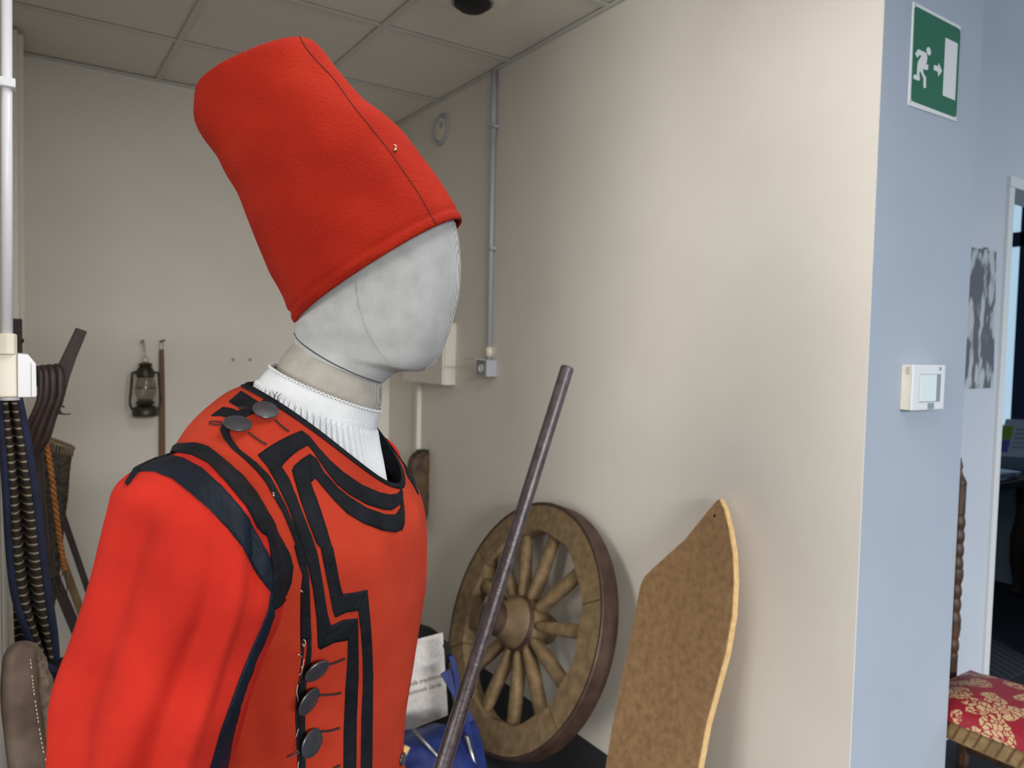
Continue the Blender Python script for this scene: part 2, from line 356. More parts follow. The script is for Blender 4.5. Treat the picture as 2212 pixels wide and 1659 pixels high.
# ceiling
ce = root('ceiling', (0.8, 2.0, ZC), kind='structure')
xs = [-3.95, -3.39, -2.8, -2.21, -1.62, -1.03, -0.44, 0.55, 1.145, XW]; xs[7 - 1] = -0.042
xs = [-4.17, -3.58, -2.99, -2.40, -1.81, -1.22, -0.63, -0.042, 0.548, 1.142, XW]
ys = [-3.4, -2.8, -2.2, -1.6, -1.0, -0.4, 0.2, 0.80, 1.405, 2.015, 2.632, 3.25, YB]
for i in range(len(xs) - 1):
    for j in range(len(ys) - 1):
        if xs[i] < -0.05 and ys[j] > 1.3: continue
        box('ceiling_tile', xs[i] + 0.002, xs[i + 1] - 0.002, ys[j] + 0.002, ys[j + 1] - 0.002, ZC + 0.008, ZC + 0.022, M['tile'], ce)
for x in xs[1:-1]:
    y1 = YB if x > -0.05 else 1.42
    box('main_tee', x - 0.012, x + 0.012, ys[0], y1, ZC, ZC + 0.004, M['tee'], ce)
for y in ys[1:-1]:
    for i in range(len(xs) - 1):
        if xs[i] < -0.05 and y > 1.5: continue
        box('cross_tee', xs[i] + 0.0125, xs[i + 1] - 0.0125, y - 0.012, y + 0.012, ZC + 0.001, ZC + 0.005, M['tee'], ce)
box('wall_angle', XW - 0.022, XW - 0.003, YE, YB, ZC - 0.003, ZC + 0.003, M['tee'], ce)
box('wall_angle', -0.03, XW, YB - 0.022, YB, ZC - 0.003, ZC + 0.003, M['tee'], ce)
S_(box('ceiling_front', XW, 6.5, -3.5, Y2, 3.10, 3.15, M['tile']))
S_(box('ceiling_office', XP, 5.3, Y2 + 0.12, 5.2, ZC + 0.008, ZC + 0.05, M['tile']))
# frame strip in the far left corner
tr = root('trim_1', (0.0, 3.6, 0), kind='structure')
box('strip', -0.03, 0.014, 3.49, YB, 0, ZC - 0.005, M['cream'], tr, 0.002)
box('strip', 0.014, 0.033, 3.50, YB, 0, ZC - 0.016, M['wall'], tr, 0.002)
tk = S_(box('trim_2', XW - 0.026, XW - 0.003, 3.40, 3.43, 0.0, 1.36, M['wall'], None, 0.001))

# ============================================================ MANNEQUIN FRAMES
TH = math.radians(22)
u0 = Vector((ray(705, 900).x, ray(705, 900).y, 0)).normalized(); r0 = Vector((u0.y, -u0.x, 0))
F0 = r0 * math.cos(TH) - u0 * math.sin(TH); S0 = -u0 * math.cos(TH) - r0 * math.sin(TH)
O0 = u0 * 1.0
def T(f, z, s=0.0): return O0 + F0 * f + S0 * s + Vector((0, 0, z))
# head frame: turned less towards the camera
TH2 = math.radians(9)
u1 = Vector((ray(810, 640).x, ray(810, 640).y, 0)).normalized(); r1 = Vector((u1.y, -u1.x, 0))
S1 = -u1 * math.cos(TH2) - r1 * math.sin(TH2)
OH = O0 + F0 * 0.03
def HP(px, py, s=0.0): return onP(px, py, OH + S1 * s, S1)

mq = root('mannequin', (O0.x, O0.y, 0), 'grey linen mannequin with a blank faceless head wearing the red costume', 'mannequin')
# torso surface
tors = [(T(.099, 1.234), T(-.098, 1.358), .088, 2.0, 0, .030),
        (T(.112, 1.212), T(-.128, 1.343), .118, 2.0, 0, .036),
        (T(.124, 1.185), T(-.160, 1.306), .152, 2.1, 0, .046),
        (T(.126, 1.155), T(-.172, 1.260), .188, 2.25, 0, .058),
        (T(.127, 1.120), T(-.168, 1.205), .202, 2.35, 0, .052),
        (T(.127, 1.075), T(-.168, 1.140), .192, 2.4, 0, .030),
        (T(.122, 1.030), T(-.160, 1.070), .170, 2.35, 0, .010),
        (T(.114, .975), T(-.150, 1.000), .153, 2.3, 0, 0),
        (T(.104, .90), T(-.142, .915), .144, 2.25, 0, 0),
        (T(.102, .82), T(-.150, .83), .168, 2.2, 0, 0),
        (T(.120, .72), T(-.165, .72), .185, 2.2, 0, 0)]
def td(t, ph, p):
    return 0.0022 * noise.noise(p * 9) + 0.0022 * noise.noise(Vector((p.x * 25, p.y * 25, p.z * 4)))
tr_rings = slices_rings(tors, S0, 130, 144, td)
tu = root('tunic', tuple(T(0, .72)), 'red woollen tunic trimmed with black bands worn by the mannequin', 'tunic')
torso = loftrings(tr_rings, 'tunic_body', M['faded'], tu)
tag(torso, 'faded orange-red front panel')
# inner lip of the neck opening
lip = [[p * 1.0 for p in tr_rings[0]]]
cc = sum(tr_rings[0], Vector()) / 144
lip.append([p + (cc - p).normalized() * 0.004 + Vector((0, 0, -0.012)) for p in tr_rings[0]])
lip.append([p + (cc - p).normalized() * 0.006 + Vector((0, 0, -0.030)) for p in tr_rings[0]])
loftrings(lip, 'neck_lining', M['black'], tu)
# sleeves
sl = [(T(-.015, 1.287, .155), T(-.085, 1.290, .155), .012, 2, 0, 0),
      (T(.010, 1.272, .185), T(-.112, 1.283, .185), .040, 2.1, 0, 0),
      (T(.034, 1.243, .205), T(-.136, 1.264, .205), .060, 2.2, 0, 0),
      (T(.042, 1.200, .203), T(-.149, 1.231, .203), .070, 2.2, 0, 0),
      (T(.040, 1.150, .204), T(-.165, 1.166, .204), .074, 2.2, 0, 0),
      (T(.024, 1.100, .206), T(-.182, 1.110, .206), .074, 2.2, 0, 0),
      (T(.012, 1.048, .215), T(-.197, 1.050, .215), .076, 2.2, 0, 0),
      (T(-.006, 1.00, .215), T(-.199, .990, .215), .075, 2.2, 0, 0),
      (T(-.025, .95, .215), T(-.198, .935, .215), .073, 2.2, 0, 0),
      (T(-.045, .87, .21), T(-.202, .86, .21), .070, 2.2, 0, 0),
      (T(-.060, .79, .20), T(-.198, .78, .20), .066, 2.2, 0, 0)]
def sd(t, ph, p):
    q = min(1, max(0, (t - .18) / .35)); a = (ph / PI)          # 0..2, near side 0..1 front->back
    f = -0.015 * math.exp(-((a - .36 + .03 * math.sin(t * 5)) / .045) ** 2) * q
    f += 0.009 * math.exp(-((a - .25) / .045) ** 2) * q
    f += -0.010 * math.exp(-((a - (.64 - .06 * t)) / .085) ** 2) * q * (0.5 + .5 * math.sin(t * 3))
    f += 0.007 * math.exp(-((a - .50) / .07) ** 2) * q
    f += 0.004 * math.exp(-((a - .76) / .06) ** 2) * q
    f += -0.010 * math.exp(-((a - (.17 + .06 * t)) / .030) ** 2) * min(1, max(0, (t - .12) / .15)) * max(0, 1 - t * 1.3)
    f += -0.006 * math.exp(-((a - (.58 + .25 * (t - .3))) / .05) ** 2) * max(0, 1 - abs(t - .3) / .2)
    return f + 0.003 * noise.noise(Vector((p.x * 9, p.y * 9, p.z * 5)))
srings = slices_rings(sl, S0, 110, 128, sd)
# tuck the sleeve under the armhole of the tunic body
_cut = [(296, 1002), (330, 990), (384, 969), (425, 971), (452, 985), (485, 1016), (528, 1060), (560, 1112), (588, 1165), (606, 1215), (610, 1250), (598, 1300), (592, 1345), (573, 1377), (549, 1430), (532, 1479), (515, 1533), (500, 1591), (488, 1659), (478, 1720)]
_reg = _cut + [(478, 2200), (1200, 2200), (1200, 700), (296, 700)]
def _in(x, y):
    c = False; n = len(_reg)
    for i in range(n):
        (x1, y1), (x2, y2) = _reg[i], _reg[i - 1]
        if (y1 > y) != (y2 > y) and x < (x2 - x1) * (y - y1) / (y2 - y1) + x1: c = not c
    return c
def _dc(x, y):
    b = 1e9
    for (x1, y1), (x2, y2) in zip(_cut, _cut[1:]):
        dx, dy = x2 - x1, y2 - y1; t = max(0, min(1, ((x - x1) * dx + (y - y1) * dy) / (dx * dx + dy * dy)))
        b = min(b, math.hypot(x - x1 - dx * t, y - y1 - dy * t))
    return b
_bt0 = BVHTree.FromPolygons([v.co.copy() for v in torso.data.vertices], [tuple(p.vertices) for p in torso.data.polygons])
for _r in srings:
    for _j, _p in enumerate(_r):
        _x, _y = toPx(_p)
        if _in(_x, _y):
            _d = (_p - CAM).normalized(); _h = _bt0.ray_cast(CAM, _d)
            if _h[0] is not None and (_h[0] - CAM).length > (_p - CAM).length - .004:
                _w = min(1, _dc(_x, _y) / 22); _w = _w * _w * (3 - 2 * _w)
                _r[_j] = _p.lerp(_h[0] + _d * .006, _w)
sleeve = loftrings(srings, 'sleeve', M['red'], tu, cap0=True)
sl2 = [(a[0] - S0 * 2 * (a[0] - O0).dot(S0), a[1] - S0 * 2 * (a[1] - O0).dot(S0), a[2], a[3], 0, 0) for a in sl]
loftrings(slices_rings(sl2, S0, 60, 64), 'sleeve', M['red'], tu, cap0=True)

# BVHs for laying trims on the cloth
def bvh(objs):
    V = []; F = []
    for o in objs:
        b = len(V); V += [v.co.copy() for v in o.data.vertices]; F += [tuple(b + i for i in p.vertices) for p in o.data.polygons]
    return BVHTree.FromPolygons(V, F)
BT = bvh([torso]); BS = bvh([sleeve]); BB = bvh([torso, sleeve])
def hit(px, py, B, fall=None):
    d = ray(px, py).normalized(); r = B.ray_cast(CAM, d)
    if r[0] is None:
        for k in range(1, 25):
            for dx, dy in ((-k, 0), (k, 0), (0, k), (0, -k), (-k, k), (k, k)):
                d = ray(px + dx, py + dy).normalized(); r = B.ray_cast(CAM, d)
                if r[0] is not None: break
            if r[0] is not None: break
    if r[0] is None: return (fall or (CAM + d)), -d
    n = r[1]
    if n.dot(d) > 0: n = -n
    return r[0], n
def sub(E_, steps):
    out = []
    for i in range(len(E_) - 1):
        for k in range(steps[i]): 
            t = k / steps[i]; out.append((E_[i][0] * (1 - t) + E_[i + 1][0] * t, E_[i][1] * (1 - t) + E_[i + 1][1] * t))
    out.append(E_[-1]); return out
def strip(name, A, B, bv, m, parent, th=0.0016, K=5, label=None):
    steps = [max(1, int(max(math.dist(A[i], A[i + 1]), math.dist(B[i], B[i + 1])) / 6)) for i in range(len(A) - 1)]
    A = sub(A, steps); B = sub(B, steps); n = len(A); cols = [0] + [k / K for k in range(K + 1)] + [1]
    V = []; F = []
    def row(i, off_all=None):
        for c, t in enumerate(cols):
            px = A[i][0] * (1 - t) + B[i][0] * t; py = A[i][1] * (1 - t) + B[i][1] * t
            p, nn = hit(px, py, bv)
            edge = c in (0, len(cols) - 1)
            h = -0.0015 if edge or off_all else th * (1.0 + 0.25 * noise.noise(p * 160))
            V.append(p + nn * h)
    row(0, True)
    for i in range(n): row(i)
    row(n - 1, True)
    w = len(cols)
    for i in range(n + 1):
        for c in range(w - 1): F.append((i * w + c, i * w + c + 1, (i + 1) * w + c + 1, (i + 1) * w + c))
    o = mesh(name, V, F, m, parent, True); 
    # all normals to the camera side of the cloth
    if label: o['label'] = label
    return o
c3 = lambda L_: [(400 + x / 3.949, 780 + y / 3.949) for x, y in L_]
c4 = lambda L_: [(400 + x / 3.26, 1150 + y / 3.26) for x, y in L_]
c7 = lambda L_: [(80 + x / 2.05, 850 + y / 2.05) for x, y in L_]
c8 = lambda L_: [(820 + x / 5.529, 900 + y / 5.529) for x, y in L_]
# neck binding: follows the ring of the opening all round
nb = []
for k, (row_, h) in enumerate(((0, -.001), (0, .0022), (2, .0024), (4, .0022), (4, -.001))):
    r = tr_rings[row_]; c = sum(r, Vector()) / 144
    nb.append([p + (p - c).normalized() * h + Vector((0, 0, .0012 if k == 1 else 0)) for p in r])
loftrings(nb, 'neck_binding', M['black'], tu)
strip('outer_band', c3([(620, 805), (705, 742), (800, 685), (890, 640), (990, 598)]), c3([(820, 905), (865, 850), (925, 795), (980, 755), (1045, 720)]), BT, M['black'], tu)
strip('outer_band', c3([(990, 598), (1060, 650), (1130, 740), (1230, 850), (1350, 955), (1500, 1058), (1650, 1122), (1740, 1142), (1800, 1135), (1832, 1108)]),
      c3([(1045, 720), (1085, 765), (1130, 830), (1195, 930), (1290, 1050), (1400, 1140), (1550, 1225), (1690, 1268), (1760, 1272), (1835, 1222)]), BT, M['black'], tu)
strip('outer_band', c3([(620, 805), (700, 900), (790, 1060), (880, 1250), (950, 1450)]) + c4([(835, 150), (867, 250), (900, 400), (925, 600), (935, 800), (950, 822)]),
      c3([(820, 905), (885, 1010), (950, 1170), (1020, 1350), (1080, 1500)]) + c4([(930, 150), (950, 250), (975, 400), (1000, 560), (1025, 655), (1030, 657)]), BT, M['black'], tu)
strip('outer_band', c4([(950, 822), (1040, 775), (1145, 755)]), c4([(1025, 655), (1110, 615), (1212, 605)]), BT, M['black'], tu)
strip('outer_band', c4([(1145, 752), (1142, 900), (1128, 1100), (1115, 1400), (1113, 1750)]), c4([(1212, 605), (1217, 800), (1218, 1000), (1205, 1300), (1200, 1750)]), BT, M['black'], tu)
strip('inner_band', c3([(1060, 795), (1120, 840), (1180, 950), (1300, 1085), (1400, 1165), (1550, 1258), (1700, 1310), (1790, 1312), (1835, 1250)]),
      c3([(1068, 1040), (1110, 1000), (1180, 1085), (1270, 1190), (1380, 1300), (1520, 1385), (1680, 1446), (1790, 1462), (1842, 1440)]), BT, M['black'], tu)
strip('inner_band', c3([(1060, 795), (985, 845), (925, 900), (910, 935), (930, 1010), (980, 1180), (1050, 1380), (1120, 1560)]) + c4([(953, 110), (970, 200), (1010, 400), (1040, 560), (1055, 597)]),
      c3([(1075, 985), (1070, 1000), (1066, 1020), (1068, 1040), (1085, 1090), (1130, 1210), (1190, 1390), (1240, 1560)]) + c4([(1038, 110), (1055, 200), (1085, 350), (1100, 410), (1110, 433)]), BT, M['black'], tu)
strip('inner_band', c4([(1055, 597), (1130, 562), (1217, 550)]), c4([(1110, 433), (1190, 422), (1278, 403)]), BT, M['black'], tu)
strip('inner_band', c4([(1217, 550), (1236, 700), (1250, 900), (1250, 1100), (1240, 1300), (1233, 1750)]), c4([(1278, 403), (1298, 600), (1312, 800), (1318, 1000), (1316, 1300), (1310, 1750)]), BT, M['black'], tu)
strip('centre_band', c3([(1822, 1050), (1832, 1110), (1832, 1180), (1840, 1300), (1842, 1380), (1836, 1440)]), c3([(1832, 1050), (1848, 1120), (1856, 1200), (1866, 1300), (1864, 1390), (1846, 1446)]), BT, M['black'], tu, K=2)
# side edge binding of the front panel
strip('edge_binding', c3([(330, 530), (300, 590), (325, 660), (400, 750), (520, 850), (620, 950), (690, 1040), (760, 1170), (830, 1290), (890, 1430), (940, 1560)]) + c4([(768, 100), (800, 220), (828, 300), (815, 420), (812, 600), (815, 750)]),
      c3([(380, 560), (372, 600), (395, 665), (470, 765), (600, 865), (715, 980), (785, 1100), (860, 1240), (915, 1370), (960, 1470), (975, 1540)]) + c4([(828, 100), (850, 200), (872, 300), (880, 450), (886, 640), (890, 760)]), BT, M['black'], tu)
strip('edge_binding', c4([(850, 690), (860, 800), (850, 900), (825, 1000), (795, 1120), (792, 1300), (803, 1450), (803, 1750)]),
      c4([(890, 700), (890, 850), (882, 930), (858, 1010), (850, 1120), (845, 1300), (848, 1450), (848, 1750)]), BT, M['black'], tu, K=3)
strip('side_opening', c4([(812, 640), (812, 780), (818, 900), (805, 1010), (782, 1120), (775, 1300), (785, 1500), (795, 1750)]),
      c4([(850, 640), (846, 760), (832, 900), (818, 1000), (797, 1120), (793, 1300), (803, 1500), (805, 1750)]), BT, M['blackcloth'], tu, th=0.0006, K=2)
# shoulder seam binding and the back bands
strip('shoulder_binding', c3([(700, 318), (620, 378), (540, 405), (440, 440), (370, 478)]), c3([(790, 345), (690, 400), (590, 445), (500, 488), (410, 520)]), BT, M['black'], tu, th=0.0022, K=3)
strip('back_band', c3([(478, 262), (540, 300), (640, 365)]), c3([(375, 352), (450, 395), (560, 410)]), BT, M['black'], tu)
strip('back_band', c3([(328, 398), (400, 410), (470, 440)]), c3([(225, 470), (300, 470), (385, 488)]), BT, M['black'], tu)
# armhole band of the body
strip('armhole_band', [(272, 1045), (296, 1008), (324, 989), (353, 974), (387, 960), (425, 959), (451, 967), (480, 989), (527, 1029), (555, 1062), (595, 1130)] + c4([(655, 0), (690, 60), (740, 150), (764, 240), (752, 350), (720, 430), (670, 510)]),
      [(276, 1050), (302, 1016), (330, 993), (353, 980), (382, 977), (415, 983), (451, 1001), (490, 1043), (530, 1092), (558, 1142), (566, 1152)] + c4([(575, 30), (590, 80), (606, 200), (616, 300), (613, 400), (616, 450), (622, 540)]), BB, M['black'], tu, th=.0026)
strip('sleeve_head_band', c7([(395, 400), (440, 345), (520, 300), (600, 280), (650, 292), (730, 335), (820, 415), (900, 505), (945, 570), (990, 645), (1030, 725), (1040, 800), (1042, 885)]),
      c7([(398, 404), (455, 345), (520, 346), (600, 378), (680, 442), (760, 512), (850, 602), (910, 682), (935, 730), (955, 770), (985, 815), (1010, 850), (1040, 888)]), BB, M['navy'], tu, th=.002)
strip('sleeve_seam_band', c7([(1035, 875), (1022, 960), (990, 1040), (940, 1150), (900, 1250), (860, 1360), (810, 1500), (765, 1659), (745, 1740)]),
      c7([(1048, 900), (1046, 985), (1012, 1080), (962, 1190), (927, 1290), (892, 1400), (862, 1520), (837, 1659), (820, 1740)]), BS, M['navy'], tu, th=.0022)
# far shoulder band
strip('armhole_band', c8([(70, 262), (150, 350), (230, 450), (280, 560), (322, 700), (402, 830), (445, 915)]),
      c8([(110, 268), (190, 345), (272, 435), (330, 560), (390, 720), (436, 850), (460, 930)]), BB, M['black'], tu, K=3)
# buttons
IR = AX; IU = UP
def button(px, py, a, b, ang, bv, lift=0.004, par=tu):
    p, n = hit(px, py, bv); d = (p - CAM); z = d.dot(FW); rad = a * z / FPX
    view = -d.normalized()
    e = (IR * math.cos(ang) + IU * math.sin(ang)); e = (e - view * e.dot(view)).normalized()
    mn = view.cross(e); 
    if mn.dot(n) < 0: mn = -mn
    ct = b / a; nn = view * ct + mn * math.sqrt(max(0, 1 - ct * ct))
    W = frame_m(p + n * lift + view * (rad * 0.35), nn, e)
    o = lathe('button', [(rad * .2, -.004), (rad * .93, -.0012), (rad, .0002), (rad * .93, .0014), (rad * .6, .0020), (rad * .2, .0023)], M['button'], par, W, 40)
    return o
for q in ((574, 891, 27.5, 17.5, -.22), (516, 920, 30, 16, -.14), (684, 1445, 29, 14, .68), (668, 1511, 31, 14.5, .98), (674.5, 1600, 31, 19, 1.15)):
    button(*q, BT)
button(867, 1640, 14, 5, 1.4, BT, lift=.002)
def laid(name, pts, r, bv, m, parent, lift=0.001, n=24, seg=6, twist=False):
    P = []
    q = [Vector((x, y, 0)) for x, y in pts]
    for i in range(n):
        c = cr(q, i / (n - 1)); p, nn = hit(c.x, c.y, bv); P.append((p, nn))
    if not twist: return tube(name, [p + nn * (lift + r * .6) for p, nn in P], r, m, parent, seg)
    obs = None
    pts3 = [p + nn * (lift + r) for p, nn in P]
    V = []
    for sgn in (0, PI):
        hl = []
        for i, (p, nn) in enumerate(P):
            t = (pts3[min(i + 1, n - 1)] - pts3[max(i - 1, 0)]).normalized(); b = t.cross(nn)
            a = sgn + i * 0.9; hl.append(pts3[i] + nn * math.cos(a) * r * .6 + b * math.sin(a) * r * .6)
        V.append(hl)
    o = tube(name, V[0], r * .75, m, parent, 5); tube(name, V[1], r * .75, m, parent, 5); return o
M['loop'] = mat('brown_black_cord', srgb(40, 30, 28), None, rough=0.9)
laid('button_loop', c3([(770, 510), (815, 555), (850, 585), (882, 605)]), .0009, BT, M['loop'], tu, n=30, twist=True)
laid('button_loop', c3([(545, 618), (600, 660), (650, 695), (695, 718)]), .0009, BT, M['loop'], tu, n=30, twist=True)
laid('button_loop', c3([(350, 545), (290, 525), (225, 520), (215, 540), (270, 550), (340, 550)]), .0008, BT, M['loop'], tu)
laid('button_loop', c3([(580, 430), (520, 405), (470, 400), (465, 415), (520, 425)]), .0008, BT, M['loop'], tu)
laid('button_loop', c4([(1000, 925), (1040, 915), (1080, 900), (1120, 882)]), .0011, BT, M['loop'], tu, n=30, twist=True)
laid('button_loop', c4([(940, 1140), (990, 1138), (1040, 1135), (1093, 1125)]), .0011, BT, M['loop'], tu, n=30, twist=True)
laid('button_loop', c4([(960, 1395), (1000, 1393), (1040, 1385), (1082, 1372)]), .0011, BT, M['loop'], tu, n=30, twist=True)
laid('button_loop', c4([(1030, 1665), (1055, 1650), (1085, 1635)]), .0011, BT, M['loop'], tu, n=20, twist=True)
# stray threads, pins
for pts in ([(835, 740), (848, 755), (840, 790), (828, 770)], [(838, 880), (830, 930), (822, 950)], [(795, 1060), (788, 1110), (800, 1180)], [(800, 1370), (783, 1425)],
            [(808, 400), (822, 402), (826, 412)], [(800, 1600), (795, 1650)], [(820, 930), (826, 945), (815, 985), (800, 990)]):
    laid('loose_thread', c4(pts), .0004, BT, M['thread'], tu, lift=.003, n=12, seg=4)
laid('loose_thread', c3([(745, 1130), (752, 1145), (745, 1155), (760, 1158)]), .0004, BT, M['thread'], tu, lift=.003, n=12, seg=4)
laid('safety_pin', c4([(800, 1525), (765, 1548), (725, 1570), (728, 1578), (775, 1555), (805, 1540)]), .0005, BT, M['pin'], tu, lift=.002, n=20, seg=5)
laid('safety_pin', c4([(786, 850), (805, 852), (825, 870), (830, 885)]), .0005, BT, M['pin'], tu, lift=.002, n=14, seg=5)
for k in range(26):                                # frayed wisps along the neck edge
    x = 548 + k * 2.2; y = 826 + k * 1.9
    if 566 < x < 585 or random.random() < .3: continue
    p, nn = hit(x, y, BT)
    tube('frayed_thread', [p + nn * .003, p + nn * .005 + Vector((random.uniform(-.003, .003), 0, .003)), p + nn * .006 + Vector((random.uniform(-.006, .006), 0, random.uniform(.003, .007)))], .00035, M['black'], tu, 4)

# stitched edges of bands
# ------------------------------------------------------------ head and neck
hd = []
for f, b, w, e in (((955, 400), (610, 640), .066, 2.1), ((972, 445), (622, 668), .072, 2.1), ((982, 480), (633, 690), .0745, 2.1), ((990, 525), (640, 703), .075, 2.1),
                   ((994, 575), (641, 712), .0735, 2.1), ((990, 640), (639, 720), .070, 2.1), ((976, 702), (637, 727), .066, 2.1), ((957, 755), (636, 731), .061, 2.1),
                   ((938, 786), (636, 734), .058, 2.1), ((912, 801), (636, 737), .056, 2.1), ((882, 802), (637, 740), .0555, 2.05), ((856, 805), (638, 742), .0555, 2.0), ((838, 818), (640, 744), .056, 2.0), ((826, 829), (642, 746), .056, 2.0)):
    hd.append((HP(*f), HP(*b), w, e))
head = loftrings(slices_rings(hd, S1, 90, 96), 'head', M['linen'], mq, cap0=True)
nk = []
for f, b, w in (((822, 824), (645, 734), .0535), ((825, 842), (630, 748), .0540), ((821, 880), (603, 784), .0545), ((800, 920), (596, 815), .052), ((780, 985), (590, 850), .050)):
    nk.append((HP(*f), HP(*b), w, 2.0))
neck = loftrings(slices_rings(nk, S1, 30, 72), 'neck', M['linen_neck'], mq, cap0=True)
BH = bvh([head]); BN = bvh([head, neck])
def seamline(pts, r, bv, m, lift=-0.0002, name='seam', n=40): return laid(name, pts, r, bv, m, mq, lift=lift, n=n, seg=6)
seamline([(636, 720), (645, 735), (672, 757), (715, 783), (765, 807), (800, 820), (822, 826)], .0008, BN, M['seam'], n=60)
seamline([(768, 608), (772, 650), (782, 685), (791, 712), (808, 742), (828, 770), (850, 797)], .0005, BH, M['linen'], lift=0)
seamline([(982, 480), (991, 520), (993.2, 570), (990, 630), (980, 680), (966, 720), (955, 752), (940, 780), (918, 797)], .0009, BH, M['linen_neck'], lift=.0)
# hidden body form and stand
form = [(T(.055, 1.30), T(-.06, 1.33), .055, 2), (T(.07, 1.22), T(-.09, 1.27), .09, 2), (T(.10, 1.15), T(-.13, 1.18), .15, 2.2), (T(.11, 1.05), T(-.13, 1.05), .155, 2.2), (T(.09, .90), T(-.11, .90), .13, 2), (T(.10, .76), T(-.13, .76), .15, 2)]
loftrings(slices_rings(form, S0, 24, 40), 'torso_form', M['linen_neck'], mq, cap0=True, cap1=True)
tube('stand_pole', [T(0, .76), T(0, .02)], .014, M['steel'], mq, 16)
lathe('stand_base', [(.17, 0.0005), (.17, .008), (.15, .014), (.03, .02)], M['steel'], mq, Matrix.Translation(T(0, 0)), 40)

# ------------------------------------------------------------ white collar
co = root('shirt_collar', tuple(T(0, 1.25)), 'white cotton pleated shirt collar around the mannequin neck', 'shirt')
cs = [((821, 889), (588, 790), .060), ((816, 905), (578, 800), .063), ((813, 922), (568, 812), .066), ((813, 935), (560, 822), .069), ((816, 960), (556, 832), .072), ((824, 1000), (552, 845), .076), ((832, 1045), (550, 862), .080)]
cl = [(HP(*f), HP(*b), w, 2.0) for f, b, w in cs]
def cdp(t, ph, p):
    n = 64; k = max(0, min(1, (t - .44) / .12)); fr = math.sin(ph * n + 3 * noise.noise(Vector((math.cos(ph) * 3, math.sin(ph) * 3, t * 1.5))))
    g = 0.0030 * k * fr
    g += 0.0004 * math.sin(t * 190) * (1 - k)
    if .40 < t < .55: g += 0.0012 * math.sin(ph * 150) * (1 - abs(t - .475) / .075)
    return g + .0008 * (1 - k) * noise.noise(p * 60)
crings = slices_rings(cl, S1, 90, 720, cdp)
loftrings(crings, 'collar_band', M['white'], co)
lace = []
top = crings[0]; cc2 = sum(top, Vector()) / len(top)
for k in range(0, 720, 1):
    p = top[k]; d = (p - cc2).normalized(); lace.append(p + d * (.0012 + .0010 * math.cos(k / 720 * 2 * PI * 90)) + Vector((0, 0, .0022 * abs(math.sin(k / 720 * PI * 90)))))
lace.append(lace[0])
tube('lace_edge', lace, .0011, M['white'], co, 5, cap=False)

# ------------------------------------------------------------ hat
ht = root('hat', tuple(HP(810, 580)), 'tall red felt cap tilted back on the mannequin head', 'hat')
hs = []
for f, b, w, e in (((997, 470), (640, 699), .093, 2.15), ((992, 456), (632, 686), .0935, 2.15), ((975, 432), (618, 655), .093, 2.15), ((950, 398), (594, 603), .091, 2.15),
                   ((922, 358), (568, 545), .088, 2.2), ((893, 322), (538, 478), .086, 2.2), ((862, 282), (508, 420), .084, 2.25), ((826, 250), (487, 380), .083, 2.3), ((792, 225), (470, 345), .081, 2.35),
                   ((762, 190), (443, 305), .080, 2.4), ((738, 158), (431, 268), .079, 2.5), ((716, 125), (436, 226), .077, 2.6), ((697, 108), (453, 208), .072, 2.7), ((676, 104), (470, 200), .062, 2.8), ((645, 118), (488, 192), .045, 2.8), ((605, 138), (530, 178), .02, 2.6)):
    hs.append((HP(*f), HP(*b), w, e))
dent = HP(500, 400, .05); d2 = HP(640, 560, .08); d3 = HP(700, 250, .08)
def hdp(t, ph, p):
    g = .0045 * noise.noise(p * 11) + .003 * noise.noise(p * 23 + Vector((5, 1, 2)))
    g -= .006 * math.exp(-((p - dent).length / .05) ** 2)
    g += .003 * math.exp(-((p - d3).length / .06) ** 2)
    k = min(1, t / .05); return g * k - .0022 * math.exp(-((t - .075) / .018) ** 2)
hr = slices_rings(hs, S1, 110, 128, hdp)
# turned-in hem
def inset(r, d, up):
    c = sum(r, Vector()) / len(r); ax = (HP(655, 300) - HP(810, 580)).normalized()
    return [p + (c - p).normalized() * d + ax * up for p in r]
r_ = hr[0]
hat_rings = [inset(r_, .008, .03), inset(r_, .007, .01), inset(r_, .0055, -.0005), inset(r_, .0035, -.003), inset(r_, .0012, -.003)] + hr
hat = loftrings(hat_rings, 'crown', M['hatred'], ht, cap1=True)
BHat = bvh([hat])
laid('crown_seam', [(646, 76), (662, 105), (690, 138), (722, 172), (760, 225), (800, 275), (838, 322), (870, 368), (905, 420), (928, 460), (942, 485)], .0007, BHat, M['seamred'], ht, lift=-.0001, n=110)
def stud(px, py):
    p, n = hit(px, py, BHat); lathe('metal_stud', [(.0012, 0), (.0024, .001), (.0018, .003), (.0006, .0035)], M['brass'], ht, frame_m(p, n), 12)
    tube('loose_thread', [p + n * .002, p + n * .004 + Vector((0, 0, .004)), p + n * .003 + Vector((-.003, 0, .005))], .0006, M['thread'], ht, 4)
stud(853, 326)

